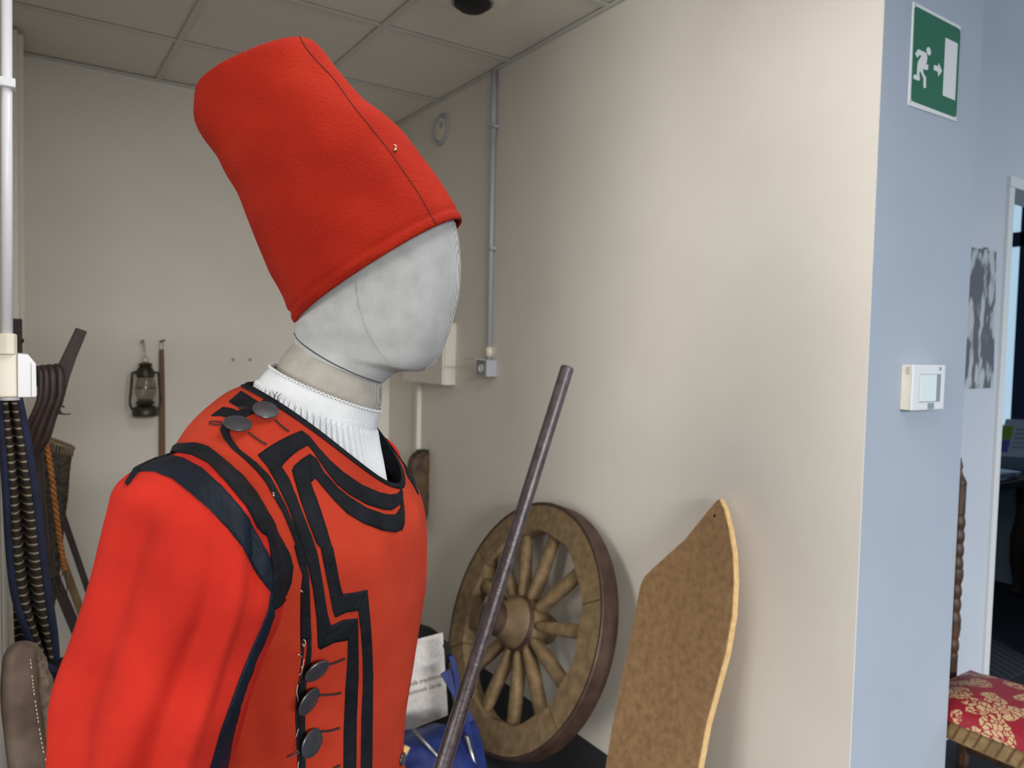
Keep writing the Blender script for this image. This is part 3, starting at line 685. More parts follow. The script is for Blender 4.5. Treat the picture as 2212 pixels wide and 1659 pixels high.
# ------------------------------------------------------------ pole with iron straps
pt = dist(1226, 793, 1.60); pb = dist(955, 1659, 1.42); dr = (pt - pb).normalized(); p0 = pb + dr * ((0.002 - pb.z) / dr.z)
po = root('pole', tuple(p0), 'dark iron pole leaning in front of the wooden wheel', 'pole')
Wp = frame_m(p0, dr, ray(1226, 793)); Lp = (pt - p0).length
lathe('shaft', [(.0135, 0), (.0142, .01), (.0145, Lp - .02), (.0145, Lp - .002), (.0125, Lp)], M['pole'], po, Wp, 28)
lathe('end_disc', [(.0120, Lp), (.0118, Lp + .0006), (.004, Lp + .0002)], M['iron'], po, Wp, 24)
ps = onP(1024, 1475, pb, FW); l0 = (ps - p0).dot(dr)
yd = Wp.to_3x3() @ Vector((0, 1, 0)); xd = Wp.to_3x3() @ Vector((1, 0, 0))
for sg in (-1, 1):
    c = p0 + yd * (.0150 * sg); v = []
    for t in (0, l0 - .01, l0):
        w = .006 if t < l0 else .002
        for a, b in ((-w, -.0008), (w, -.0008), (w, .0012), (-w, .0012)): v.append(c + dr * t + xd * a + yd * b * sg)
    fcs = [(k * 4 + j, k * 4 + (j + 1) % 4, k * 4 + 4 + (j + 1) % 4, k * 4 + 4 + j) for k in range(2) for j in range(4)] + [(0, 1, 2, 3), (8, 9, 10, 11)]
    mesh('iron_strap', v, fcs, M['iron'], po)

# ============================================================ WHEEL
wc = Vector((1.485, 2.161, H - .9765)); R_ = .4423; al = .356; be = .034
uu = Vector((math.sin(be), math.cos(be), 0)); nn0 = Vector((math.cos(be), -math.sin(be), 0))
vv = Vector((0, 0, math.cos(al))) + nn0 * math.sin(al); wn_ = uu.cross(vv).normalized()
if wn_.dot(CAM - wc) < 0: wn_ = -wn_
wh = root('wagon_wheel', (wc.x, wc.y, 0), 'old wooden twelve-spoke wagon wheel with an iron tyre leaning on the wall', 'wheel')
WW = Matrix(((uu.x, vv.x, wn_.x, wc.x), (uu.y, vv.y, wn_.y, wc.y), (uu.z, vv.z, wn_.z, wc.z), (0, 0, 0, 1)))
seg = 72
def ringprof(name, prof, m):
    rings = [[Vector((r * math.cos(2 * PI * j / seg), r * math.sin(2 * PI * j / seg), z)) for j in range(seg)] for r, z in prof + [prof[0]]]
    return sharp(loftrings(rings, name, m, wh, W=WW), 30)
ringprof('tyre', [(R_ - .012, -.070), (R_ - .012, .001), (R_ - .003, .003), (R_, -.002), (R_, -.066), (R_ - .003, -.070)], M['iron'])
ri = .335; fj = [23, 79, 152, 211, 270, 329, 383]
for k in range(6):
    a0 = math.radians(fj[k]) + .005; a1 = math.radians(fj[k + 1]) - .005; rings = []
    for i in range(15):
        a = a0 + (a1 - a0) * i / 14; sc = ri + .004 * math.cos(4 * PI * (i / 14)) - .004
        rings.append([Vector((r * math.cos(a), r * math.sin(a), z)) for r, z in ((sc + .006, .0), (R_ - .013, .0), (R_ - .013, -.066), (sc + .006, -.066), (sc, -.060), (sc, -.006))])
    sharp(loftrings(rings, 'felloe', M['wheelwood'], wh, True, True, W=WW), 30)
# hub
hub = lathe('hub', [(.050, -.150), (.056, -.13), (.070, -.09), (.094, -.065), (.098, -.03), (.094, .0), (.084, .03), (.066, .06), (.058, .085), (.054, .12), (.050, .125), (.022, .125)], M['hubwood'], wh, WW, 40)
lathe('hub_band', [(.094, -.004), (.0965, -.002), (.0935, .012), (.088, .014)], M['iron'], hub, WW, 40, cap=False)
lathe('hub_band', [(.0565, .088), (.0595, .09), (.0575, .126), (.050, .128), (.024, .128)], M['iron'], hub, WW, 40, cap=False)
lathe('axle_bore', [(.024, .129), (.022, .10)], M['blackcloth'], hub, WW, 24)
spm = None
for k, sa in enumerate((10, 34, 62, 93, 130, 166, 198, 223, 250, 281, 312, 342)):
    W = WW @ Matrix.Rotation(math.radians(sa), 4, 'Z')
    if spm is None:
        rings = []
        for i in range(10):
            t = i / 9; r = .085 + (ri + .004 - .085) * t
            wz = .027 - .009 * t; wy = .0135 + .0125 * min(1, t * 1.25) + .002 * math.sin(t * 5)
            z0 = -.03 - .002 * t
            rings.append([Vector((r, wy * sp(math.cos(a), .62), z0 + wz * sp(math.sin(a), .62))) for a in [2 * PI * j / 12 for j in range(12)]])
        o = loftrings(rings, 'spoke', M['wheelwood'], wh, True, True, W=W); spm = o
    else:
        o = spm.copy(); put(o, wh, W)

# ============================================================ pointed board
Pb = atX(1556, 1080, 1.672); lean = Vector((-.30, 0, -1.0)).normalized(); nb_ = Vector((0, 1, 0)).cross(lean).normalized()
if nb_.x > 0: nb_ = -nb_
outl = [(1553, 1078), (1563, 1100), (1574, 1145), (1582, 1200), (1584, 1255), (1580, 1330), (1566, 1410), (1547, 1480), (1524, 1565), (1507, 1659), (1485, 1790), (1470, 1960), (1462, 2150), (1290, 2150), (1292, 1960), (1300, 1800), (1308, 1659), (1322, 1570), (1340, 1480), (1360, 1390), (1378, 1290), (1384, 1262), (1392, 1246), (1410, 1228), (1480, 1165), (1520, 1115), (1546, 1084)]
bp_ = [onP(x, y, Pb, nb_) for x, y in outl]
bp_ = [p if p.z > .003 else p + (CAM - p) * 0 for p in bp_]
# clip at the floor
for i, p in enumerate(bp_):
    if p.z < .003:
        q = p; q = p - lean * ((p.z - .003) / lean.z); bp_[i] = q
bd = root('pointed_board', (1.5, 1.5, 0), 'brown fibreboard cut-out with a pointed top leaning on the wall', 'board')
prism('face_panel', bp_, nb_, .004, M['board'], bd)
cb = sum(bp_, Vector()) / len(bp_)
prism('pale_edge', [p + (p - cb).normalized() * .0 - nb_ * .004 for p in bp_], nb_, .022, M['boardedge'], bd, bev=.002)
# edge lip that shows around the face
lipv = [p + (p - cb).normalized() * .0025 - nb_ * .0030 for p in bp_]
prism('edge_lip', lipv, nb_, .020, M['boardedge'], bd)
hp_ = onP(1544, 1114, Pb, nb_); tube('hanging_hole', [hp_ + nb_ * .0008, hp_ - nb_ * .002], .0045, M['blackcloth'], bd, 12)

# ============================================================ wall fittings
# round vent
vp = atX(955, 280, XW - .003); vt = root('round_vent', tuple(vp), 'round white vent cover high on the right wall near the ceiling', 'vent')
Wv = frame_m(vp, (-1, 0, 0), (0, 0, 1))
lathe('vent_rim', [(.074, 0), (.074, .010), (.068, .016), (.060, .014), (.058, .006)], M['grey_pvc'], vt, Wv, 40, cap=False)
lathe('vent_disc', [(.060, .002), (.054, .012), (.03, .016), (.01, .017)], M['cream'], vt, Wv, 40)
lathe('vent_knob', [(.018, .012), (.016, .018), (.008, .019)], M['grey_pvc'], vt, Wv @ Matrix.Translation((0.012, -.022, 0)), 20)
# conduit on right wall
yc = 2.735
cdt = root('conduit', (XW, yc, 1.4), 'grey vertical conduit pipe running from the ceiling to the wall socket', 'conduit')
xc = XW - .018
tube('pipe', [(xc, yc + .008, ZC - .003), (xc, yc, 1.36)], .011, M['grey_pvc'], cdt, 16)
tube('pipe_sleeve', [(xc, yc + .008, ZC - .003), (xc, yc + .006, 2.28)], .0135, M['grey_pvc'], cdt, 16)
for py in (277, 537):
    zz = atX(1062, py, xc).z
    box('pipe_clip', xc - .016, XW - .003, yc - .021, yc + .021, zz - .007, zz + .007, M['grey_pvc'], cdt, .002)
tube('gland', [(xc, yc, 1.375), (xc, yc, 1.415)], .0155, M['cream'], cdt, 12)
so = root('wall_socket', (XW, yc, 1.3), 'grey surface wall socket with its flap open below the conduit', 'socket')
zt = atX(1075, 778, XW - .03).z; zb = atX(1070, 815, XW - .03).z
box('socket_box', XW - .055, XW - .003, yc - .045, yc + .045, zb, zt, M['grey_pvc'], so, .004)
sf = box('socket_face', XW - .058, XW - .055, yc - .036, yc + .036, zb + .008, zt - .010, M['greyplast'], so, .001)
lathe('socket_hole', [(.018, 0), (.018, .0025), (.014, .0025), (.013, .0005)], M['cream'], sf, frame_m((XW - .058, yc, (zt + zb) / 2), (-1, 0, 0)), 20)
prism('flap', [Vector((XW - .055, yc - .043, zt)), Vector((XW - .055, yc + .043, zt)), Vector((XW - .115, yc + .043, zt + .004)), Vector((XW - .115, yc - .043, zt + .004))], (0, 0, 1), .003, M['grey_pvc'], so)
# electrical cabinet
ya = 3.05; zt = atX(986, 698, XW).z; zb = atX(985, 832, XW).z; dx = XW - atY(955, 832, ya).x
cbn = root('electrical_cabinet', (XW, ya, zb), 'white electrical cabinet fixed to the right wall beside the mannequin face', 'cabinet')
box('cabinet_body', XW - dx + .012, XW - .003, ya, ya + .42, zb, zt, M['wall'], cbn, .003)
cdo = box('cabinet_door', XW - dx, XW - dx + .011, ya + .002, ya + .418, zb + .002, zt - .002, M['wall'], cbn, .002)
box('door_latch', XW - dx - .006, XW - dx, ya + .03, ya + .045, (zb + zt) / 2 - .02, (zb + zt) / 2 + .02, M['greyplast'], cdo, .001)
# hanging carved wood piece
a_ = [((930, 978), (897, 978)), ((931, 985), (889, 984)), ((933, 1000), (882, 1000)), ((933, 1040), (881, 1040)), ((929, 1080), (882, 1080)), ((922, 1110), (884, 1110)), ((912, 1128), (888, 1130)), ((903, 1150), (890, 1150))]
mk_ = root('carved_wood_block', tuple(atY(905, 1060, 3.30)), 'dark carved wooden block hanging on the right wall behind the tunic shoulder', 'carving')
rg = slices_rings([(atY(f[0], f[1], 3.33), atY(b[0], b[1], 3.33), .035, 3.2) for f, b in a_], Vector((0, 1, 0)), 40, 32, lambda t, ph, p: .006 * noise.noise(p * 30))
loftrings(rg, 'block', M['brownmask'], mk_, True, True)
tube('cap', [atY(913, 972, 3.33), atY(913, 982, 3.33)], .034, M['darkwood'], mk_, 16)
# ceiling light
zc = ZC - .002; cn = atZ(1057, 27, zc)
lt = root('ceiling_lamp', (cn.x - .15, cn.y - .15, zc), 'cream square ceiling fitting with a dark round lens above the cap', 'ceiling light')
box('housing', cn.x - .30, cn.x, cn.y - .30, cn.y, zc - .020, zc, M['cream'], lt, .012)
lathe('lens', [(.062, 0), (.060, -.012), (.045, -.024), (.02, -.028)], M['blackcloth'], lt, Matrix.Translation((cn.x - .11, cn.y - .072, zc - .020)), 32)
lathe('lens_ring', [(.070, 0), (.070, -.006), (.062, -.006)], M['greyplast'], lt, Matrix.Translation((cn.x - .11, cn.y - .072, zc - .020)), 32, cap=False)
for k, (x, y) in enumerate(((503, 777), (540, 777))):
    p = atY(x, y, YB); o = lathe('wall_plug', [(.007, 0), (.007, .004), (.004, .005)], M['greyplast'], None, frame_m(p, (0, -1, 0)), 12)
    tag(o, ('grey-green wall plug on the back wall, left one of the pair', 'grey-green wall plug on the back wall, right one of the pair')[k], 'wall plug')
# conduit + junction box at the left edge
YJ = 1.53
lc = root('white_conduit', (-.015, YJ, 1.4), 'white vertical conduit pipe at the left edge above the junction box', 'conduit')
lp = lambda x, y: atY(x, y, YJ)
tube('pipe', [lp(14, -60) , lp(16, 725)], (lp(28, 300).x - lp(1, 300).x) / 2 * .93, M['pvc'], lc, 24)
q0 = lp(-6, 168); q1 = lp(34, 195)
box('pipe_clip', -.029, q1.x, YJ - .016, YJ + .016, q1.z, q0.z, M['pvc'], lc, .002)
lathe('gland', [(.0145, 0), (.0145, .032), (.0125, .034)], M['cream'], lc, Matrix.Translation((lp(15, 765).x, YJ, lp(15, 764).z)), 8)
jb = root('junction_box', (-.03, YJ, lp(20, 858).z), 'white plastic junction box at the left edge under the conduit', 'junction box')
zt = lp(40, 764).z; zb = lp(40, 858).z; xm = lp(37, 800).x; xr = lp(79, 800).x
box('box_body', -.03, xm, YJ - .005, YJ + .085, zb, zt, M['cream'], jb, .003)
v = [(xm + .0004, zb), (xr - .002, zb), (xr, zb + .002), (xr - .0008, zt - .017), (xr - .012, zt - .001), (xm + .0004, zt)]
jl = prism('box_lid', [Vector((x, YJ - .007, z)) for x, z in v], (0, -1, 0), .094, M['pvc'], jb, bev=.0015)
box('lid_slot', xr - .0085, xr - .0075, YJ - .0076, YJ - .0068, zb + .001, zt - .016, M['greyplast'], jl)
tube('lower_gland', [Vector(((xm - .03) / 2 + .005, YJ + .02, zb - .006)), Vector(((xm - .03) / 2 + .005, YJ + .02, zb + .002))], .016, M['pvc'], jb, 12)

# ============================================================ LEFT GROUP
# striped textile with navy binding
YT = 1.95
tx = root('striped_textile', tuple(atY(40, 880, YT)), 'brown striped woven textile with navy binding hanging in folds under the box', 'textile')
lefts = [(2, 855), (6, 920), (12, 1000), (18, 1100), (24, 1200), (36, 1290), (62, 1365), (92, 1425)]
rights = [(38, 855), (52, 920), (66, 1000), (80, 1100), (92, 1200), (106, 1300), (116, 1370), (120, 1425)]
rings = []; LP = [Vector((x, y, 0)) for x, y in lefts]; RP = [Vector((x, y, 0)) for x, y in rights]
for i in range(70):
    t = i / 69; l = cr(LP, t); r = cr(RP, t); row = []
    for j in range(41):
        s = j / 40; x = l.x * (1 - s) + r.x * s; y = l.y * (1 - s) + r.y * s + 10 * math.sin(s * PI) * .3
        dep = .055 * math.exp(-((s - .47) / .11) ** 2) - .012 * math.exp(-((s - .22) / .12) ** 2) - .012 * math.exp(-((s - .75) / .13) ** 2)
        p = atY(x, y, YT + dep + .004 * noise.noise(Vector((s * 6, t * 3, 0)))); row.append(p)
    rings.append(row)
o = loftrings(rings, 'cloth', M['striped'], tx, closed=False); md = o.modifiers.new('s', 'SOLIDIFY'); md.thickness = .003
tube('binding', smoothpath([atY(x - 2, y, YT - .004) for x, y in lefts] + [atY(118, 1452, YT - .004)], 60), .0085, M['navycloth'], tx, 10)
tube('binding', smoothpath([atY(x, y, YT - .004) for x, y in rights], 60), .0090, M['navycloth'], tx, 10)
for k in range(5):
    a = atY(112 + k * 2.2, 1448, YT - .004); tube('fringe', [a, a + Vector((random.uniform(-.004, .004), 0, -.016))], .0008, M['navycloth'], tx, 4)
tube('hanging_cord', [atY(20, 870, YT), Vector((-.031, YT + .02, atY(20, 860, YT).z + .03))], .003, M['blackcloth'], tx, 6)
# second dark fold behind
bf = []
for i in range(30):
    t = i / 29; y = 1230 + 170 * t
    bf.append([atY(24 + 8 * t + (s / 8) * (40 + 30 * t), y, YT + .06 + .01 * math.sin(s)) for s in range(9)])
o = loftrings(bf, 'back_fold', M['striped'], tx, closed=False); md = o.modifiers.new('s', 'SOLIDIFY'); md.thickness = .004
# worn leather pad
YL = 1.48
ld = root('leather_pad', (-.03, YL, .5), 'worn brown leather pad with white stitching and coarse felt lining, bottom left corner', 'saddle pad')
sl_ = []
for y, l, r, w_ in ((1387, 52, 58, .003), (1389, 40, 68, .012), (1395, 26, 78, .020), (1408, 13, 82, .026), (1430, 5, 80, .030), (1475, 2, 82, .030), (1540, 4, 90, .030), (1600, 10, 98, .030), (1660, 18, 108, .030), (1760, 24, 122, .030), (1900, 30, 138, .030)):
    sl_.append((atY(r, y, YL + .02), atY(l, y, YL), w_, 2.5))
lcov = loftrings(slices_rings(sl_, Vector((0, 1, 0)), 70, 48, lambda t, ph, p: .003 * noise.noise(p * 14)), 'leather_cover', M['oldleather'], ld, True, True)
sl_ = []
for y, l, r in ((1400, 60, 82), (1412, 60, 92), (1440, 60, 104), (1480, 60, 116), (1530, 62, 120), (1600, 70, 122), (1660, 80, 126), (1760, 90, 135), (1900, 100, 150)):
    sl_.append((atY(r, y, YL + .07), atY(l, y, YL + .07), .030, 2.4))
loftrings(slices_rings(sl_, Vector((0, 1, 0)), 70, 40, lambda t, ph, p: .004 * noise.noise(p * 90)), 'felt_lining', M['felt'], ld, True, True)
BL_ = bvh([lcov])
st = [(66, 1425), (70, 1465), (74, 1500), (80, 1540), (86, 1580), (94, 1625), (104, 1659)]
stc = [Vector((x - 2, y, 0)) for x, y in st]
for k in range(0, 56, 2):
    if k % 14 == 6: continue
    a = cr(stc, k / 56); b = cr(stc, (k + 1.1) / 56); pa, na = hit(a.x, a.y, BL_); pb_, nb2 = hit(b.x, b.y, BL_)
    tube('stitch', [pa + na * .0015, pb_ + nb2 * .0015], .0012, M['thread'], ld, 5)
# wooden yoke with leather straps
YK = 2.15
yk = root('harness_yoke', tuple(atY(120, 860, YK)), 'dark wooden yoke wrapped in hanging leather straps behind the junction box', 'yoke')
k0 = [(184, 708, 166, 718)]
bar = [atY(176, 712, YK), atY(152, 766, YK), atY(133, 812, YK), atY(118, 850, YK), atY(98, 900, YK + .01), atY(76, 950, YK + .01)]
def flatbar(name, pts, w, th, m, parent):
    rings = []
    for i, p in enumerate(pts):
        t = (pts[min(i + 1, len(pts) - 1)] - pts[max(i - 1, 0)]).normalized(); b = Vector((0, 1, 0)); a = t.cross(b).normalized()
        ww = w[i] if isinstance(w, list) else w
        rings.append([p + a * ww + b * th, p - a * ww + b * th, p - a * ww - b * th, p + a * ww - b * th])
    o = loftrings(rings, name, m, parent, True, True, smooth=False); bevel(o, .002); return o
flatbar('wooden_bar', bar, [.0125, .014, .017, .022, .020, .014], .014, M['darkwood'], yk)
for k, (x0, w) in enumerate(((70, .013), (82, .015), (96, .016), (112, .016))):
    pts = smoothpath([atY(x0 - 6, 830 + k * 2, YK + .03), atY(x0 + 4, 802 - k, YK + .005), atY(x0 + 13, 796 - k, YK - .012), atY(x0 + 19, 815, YK - .024), atY(x0 + 17, 860, YK - .026), atY(x0 + 2, 900, YK - .022), atY(x0 - 18 + k * 2, 945, YK - .015), atY(60 + k * 6, 985, YK), atY(66 + k * 2, 1030, YK + .01)], 40)
    tube('leather_strap', pts, w * .62, M['leather'], yk, 10, flat=.8)
for k in range(6):
    a = atY(112 + k * 2, 868 + k * 2, YK - .02); tube('leather_tassel', [a, a + Vector((.004 * k - .006, 0, -.020)), a + Vector((.008 * k - .010, 0, -.034 + .003 * k))], .0016, M['leather'], yk, 5)
a = atY(124, 862, YK - .01); tube('leather_tassel', [a, atY(130, 874, YK), atY(139, 880, YK)], .0022, M['leather'], yk, 5)
tube('strap_tail', smoothpath([atY(80, 930, YK + .02), atY(84, 1000, YK + .05), atY(88, 1080, YK + .05), atY(96, 1180, YK + .05), atY(100, 1260, YK + .05)], 24), .016, M['leather'], yk, 8, flat=.5)
# short upright beam
bm_ = root('wooden_upright', tuple(atY(40, 760, 2.7)), 'short dark wooden upright against the left wall behind the conduit', 'wooden post')
a0, a1 = atY(26, 688, 2.7), atY(48, 688, 2.7); zz = atY(40, 900, 2.7).z
box('post', a0.x - .01, a1.x, 2.7, 2.74, zz, a0.z, M['darkwood'], bm_, .003)
tube('peg', [atY(47, 736, 2.70), atY(52, 736, 2.70)], .006, M['darkwood'], bm_, 8)
# basket
YK2 = 2.75
bk = root('wicker_basket', tuple(atY(120, 1150, YK2)), 'dark woven wicker basket hanging behind the orange cord', 'basket')
bs = []
for (lx, ly), (rx, ry), w in (((96, 944), (159, 968), .050), ((94, 975), (154, 990), .052), ((92, 1010), (150, 1020), .054), ((91, 1060), (147, 1065), .055), ((92, 1110), (141, 1112), .052), ((93, 1160), (136, 1160), .048), ((94, 1220), (131, 1215), .042), ((96, 1280), (123, 1275), .034), ((98, 1340), (112, 1335), .02), ((101, 1378), (106, 1376), .008)):
    bs.append((atY(rx, ry, YK2), atY(lx - 6, ly, YK2), w, 2.2))
br = slices_rings(bs, Vector((0, 1, 0)), 90, 72, lambda t, ph, p: .0022 * math.sin(t * 150 + (PI if int(ph / (2 * PI) * 36) % 2 else 0)))
o = loftrings(br, 'woven_wall', M['basket'], bk, cap1=True); o.modifiers.new('s', 'SOLIDIFY').thickness = .004
tube('rim', br[0] + [br[0][0]], .0055, M['basketrim'], bk, 8, cap=False)
for j in range(34, 74, 2):
    jj = j % 72; tube('rib', [br[0][jj] + Vector((0, -.004, 0)), br[4][jj] + Vector((0, -.004, 0)), br[8][jj] + Vector((0, -.003, 0))], .0022, M['basketrim'], bk, 5)
_rm = min(br[0], key=lambda p: p.x)
tube('hanging_loop', [_rm, Vector((-.031, _rm.y, _rm.z + .05))], .003, M['rope'], bk, 6)
# orange twisted cord
cp = smoothpath([atY(x, y, 2.165 if y < 920 else 2.25) for x, y in ((90, 905), (96, 940), (105, 985), (112, 1030), (118, 1080), (125, 1130), (130, 1170), (136, 1205), (141, 1232))], 150)
rc = root('orange_cord', tuple(cp[0]), 'orange twisted cord with a wire hook hanging in front of the basket', 'cord')
for sg in (0, PI):
    tube('strand', [p + Vector((math.cos(sg + i * .62), math.sin(sg + i * .62), 0)) * .0034 for i, p in enumerate(cp)], .0040, M['rope'], rc, 8)
e_ = cp[-1]; tube('wire_hook', smoothpath([e_, e_ + Vector((-.012, 0, -.02)), e_ + Vector((-.014, 0, -.045)), e_ + Vector((0, 0, -.07)), e_ + Vector((.004, 0, -.052)), e_ + Vector((.002, 0, -.03)), e_], 24), .0013, M['blackcloth'], rc, 6)
# leaning slats
for k, (a, b, w, m, lb) in enumerate((((134, 1110), (186, 1262), .011, 'darkwood', 'dark wooden stick leaning behind the sleeve, nearest the wall lantern'), ((122, 1175), (178, 1330), .013, 'tanwood', 'tan wooden stick leaning behind the orange cord end'), ((104, 1215), (160, 1350), .017, 'darkwood', 'broad dark wooden stick leaning below the basket'))):
    A = atY(a[0], a[1], 3.15 - k * .05); B = atY(b[0], b[1], 3.10 - k * .05); d = (B - A) / (A.z - B.z); C = A + d * (A.z - .002)
    o = flatbar('leaning_stick', [A - d * .0, B, C], w, .008, M[m], None); tag(o, lb, 'stick', 'sticks leaning under the basket')
# oil lantern
lc_ = atY(314, 850, 3.70); ln = root('oil_lantern', tuple(lc_), 'small tarnished oil lantern hanging from a nail on the back wall', 'lantern')
zz = lambda y: atY(314, y, 3.70).z
pxm = (atY(346, 850, 3.70).x - atY(280, 850, 3.70).x) / 66
Wl = Matrix.Translation((lc_.x, lc_.y, 0))
def lat(name, pr, m, cap=True): return lathe(name, [(r * pxm, zz(y)) for r, y in pr], m, ln, Wl, 32, cap)
lat('fuel_tank', [(25, 899), (28, 898), (29, 892), (28, 884), (22, 878), (14, 874), (10, 872)], M['tin'])
lat('burner', [(20, 873), (21, 868), (12, 864), (10, 860)], M['tin'])
lat('glass_globe', [(17, 866), (22, 850), (23, 840), (20, 825), (16, 814)], M['glass'], False)
lat('chimney', [(19, 815), (20, 808), (19, 800), (15, 794), (12, 790)], M['tin'])
lat('cap', [(14, 790), (17, 788), (12, 784), (4, 782)], M['tin'])
for sg in (-1, 1):
    tube('side_tube', smoothpath([Vector((lc_.x + sg * x * pxm, lc_.y, zz(y))) for x, y in ((14, 806), (27, 805), (29, 815), (31, 840), (33, 862), (32, 876), (26, 886))], 24), 3.0 * pxm, M['tin'], ln, 8)
tube('guard_wire', [Vector((lc_.x + 23 * pxm * math.cos(a), lc_.y + 23 * pxm * math.sin(a), zz(838))) for a in [2 * PI * i / 24 for i in range(25)]], 1.0 * pxm, M['tin'], ln, 6, cap=False)
tube('ring_handle', [Vector((lc_.x + 7 * pxm * math.cos(a), lc_.y, zz(777) + 7 * pxm * math.sin(a))) for a in [2 * PI * i / 20 for i in range(21)]], 1.1 * pxm, M['steel'], ln, 6, cap=False)
tube('hanging_wire', [atY(311, 771, 3.70), atY(309, 742, 3.74), atY(309, 737, 3.79)], .0014, M['steel'], ln, 6)
tube('hanging_wire', [atY(315, 771, 3.70), atY(312, 742, 3.74), atY(309, 737, 3.79)], .0014, M['steel'], ln, 6)
tag(tube('nail', [atY(309, 736, 3.785), atY(308, 737, 3.73)], .006, M['greyplast'], None, 10), 'blue-grey nail head holding the lantern wire', 'nail')
# stick beside lantern
sk = root('hanging_stick', tuple(atY(350, 900, 3.76)), 'long brown wooden stick hanging beside the oil lantern', 'stick')
flatbar('stick', [atY(349, 755, 3.765), atY(350, 860, 3.765), atY(350, 990, 3.765), atY(352, 1200, 3.765)], [.009, .0115, .013, .013], .010, M['brownwood'], sk)
tube('hanging_loop', smoothpath([atY(346, 756, 3.765), atY(345, 744, 3.765), atY(349, 738, 3.765), atY(353, 744, 3.765), atY(352, 756, 3.765)], 16), .0014, M['steel'], sk, 6)
tube('hook', [atY(347, 737, 3.785), atY(349, 737, 3.74), atY(357, 735, 3.74)], .005, M['brass'], sk, 8)

# ============================================================ BAGS by the wheel
YCD = 2.42
cr_ = root('printed_card', tuple(atY(925, 1590, YCD)), 'white printed card with two lines of grey italic text by the blue bag', 'card')
tl, trr, brr, bll = (858, 1393), (957, 1367), (968, 1545), (850, 1592)
cs_ = prism('card_sheet', [atY(*q, YCD) for q in (tl, trr, brr, (900, 1572), bll)], (0, -1, 0), .006, M['card'], cr_, bev=.001)
def text(name, s, p, size, xdir, zdir, m, parent, shear=.25):
    cu = bpy.data.curves.new(name, 'FONT'); cu.body = s; cu.size = size; cu.shear = shear; cu.extrude = .0003; cu.align_x = 'RIGHT'
    o = bpy.data.objects.new(name, cu); COL.objects.link(o)
    dg = bpy.context.evaluated_depsgraph_get(); me = bpy.data.meshes.new_from_object(o.evaluated_get(dg)); bpy.data.objects.remove(o)
    me.materials.clear(); me.materials.append(m); o = bpy.data.objects.new(name, me)
    x = Vector(xdir).normalized(); n = x.cross(Vector(zdir)).normalized(); y = n.cross(x)
    W = Matrix(((x.x, y.x, n.x, p.x), (x.y, y.y, n.y, p.y), (x.z, y.z, n.z, p.z), (0, 0, 0, 1))); put(o, parent, W); return o
text('text_line', 'della tradizione', atY(956, 1463, YCD - .001), .024, (1, 0, .02), (0, 0, 1), M['ink'], cs_)
text('text_line', 'agropastorale Sarda', atY(953, 1482, YCD - .001), .024, (1, 0, .02), (0, 0, 1), M['ink'], cs_)
# faint guilloche lines on the card
for k in range(7):
    pts = [atY(*q, YCD - .0006) for q in ((886 + k * 9, 1572 - 4 * k), (890 + k * 9, 1540 - 3 * k), (898 + k * 7, 1520 - 2 * k))]
    tube('fine_line', smoothpath(pts, 10), .0006, M['paper'], cs_, 4)
    pts = [atY(*q, YCD - .0006) for q in ((892 + k * 9, 1455 - 3 * k), (905 + k * 8, 1430 - 3 * k), (915 + k * 5, 1402 - 3 * k))]
    tube('fine_line', smoothpath(pts, 10), .0006, M['paper'], cs_, 4)
bb = root('blue_bag', (1.15, 2.15, 0), 'blue nylon bag with straps and metal tubes lying left of the wheel', 'bag')
bl = []
for y0, x0, x1, z in ((1.92, 1.02, 1.20, .03), (1.98, .99, 1.22, .065), (2.08, .98, 1.24, .085), (2.18, .98, 1.25, .070), (2.28, .99, 1.24, .042), (2.36, 1.02, 1.22, .02)):
    bl.append((Vector((x1, y0, z)), Vector((x0, y0, z)), z - .002, 2.8))
loftrings(slices_rings([(a, b, c, d) for a, b, c, d in bl], Vector((0, 0, 1)), 50, 48, lambda t, ph, p: .018 * noise.noise(p * 18)), 'bag_body', M['blue'], bb, True, True)
def strap(a, b, w, m, nm='strap', y0=2.2, y1=2.2, th=.004): return flatbar(nm, smoothpath([atY(*a, y0), (atY(*a, y0) + atY(*b, y1)) / 2 + Vector((.005, 0, .004)), atY(*b, y1)], 8), w, th, m, bb)
strap((974, 1416), (990, 1500), .010, M['blue'], y0=2.25, y1=2.2)
strap((962, 1450), (1012, 1560), .020, M['blue'], y0=2.25, y1=2.15)
strap((990, 1500), (1022, 1640), .012, M['blue'], y0=2.2, y1=2.05)
strap((1010, 1560), (1036, 1659), .030, M['blue'], y0=2.16, y1=2.04)
tube('metal_tube', [atY(1008, 1590, 2.0), atY(1028, 1659, 1.98), atY(1034, 1700, 1.97)], .0075, M['steel'], bb, 10)
tube('metal_tube', [atY(893, 1578, 2.05), atY(944, 1632, 2.0), atY(960, 1650, 1.98)], .007, M['steel'], bb, 10)
strap((962, 1390), (968, 1430), .012, M['blackcloth'], y0=2.27, y1=2.27)
bkp = root('black_bag', (1.44, 2.92, 0), 'black fabric bag standing behind the printed card', 'bag')
g = []
for z, w, d_ in ((.003, .12, .10), (.04, .14, .12), (.09, .14, .12), (.13, .125, .11), (.16, .09, .08), (.175, .02, .02)):
    g.append((Vector((1.44 + w, 2.92, z)), Vector((1.44 - w, 2.92, z)), d_, 2.5))
loftrings(slices_rings(g, Vector((0, 1, 0)), 50, 48, lambda t, ph, p: .008 * noise.noise(p * 12)), 'bag_body', M['blackcloth'], bkp, True, True)
tube('handle', smoothpath([Vector((1.38, 2.90, .165)), Vector((1.40, 2.90, .195)), Vector((1.46, 2.90, .195)), Vector((1.48, 2.90, .165))], 16), .006, M['blackcloth'], bkp, 8)
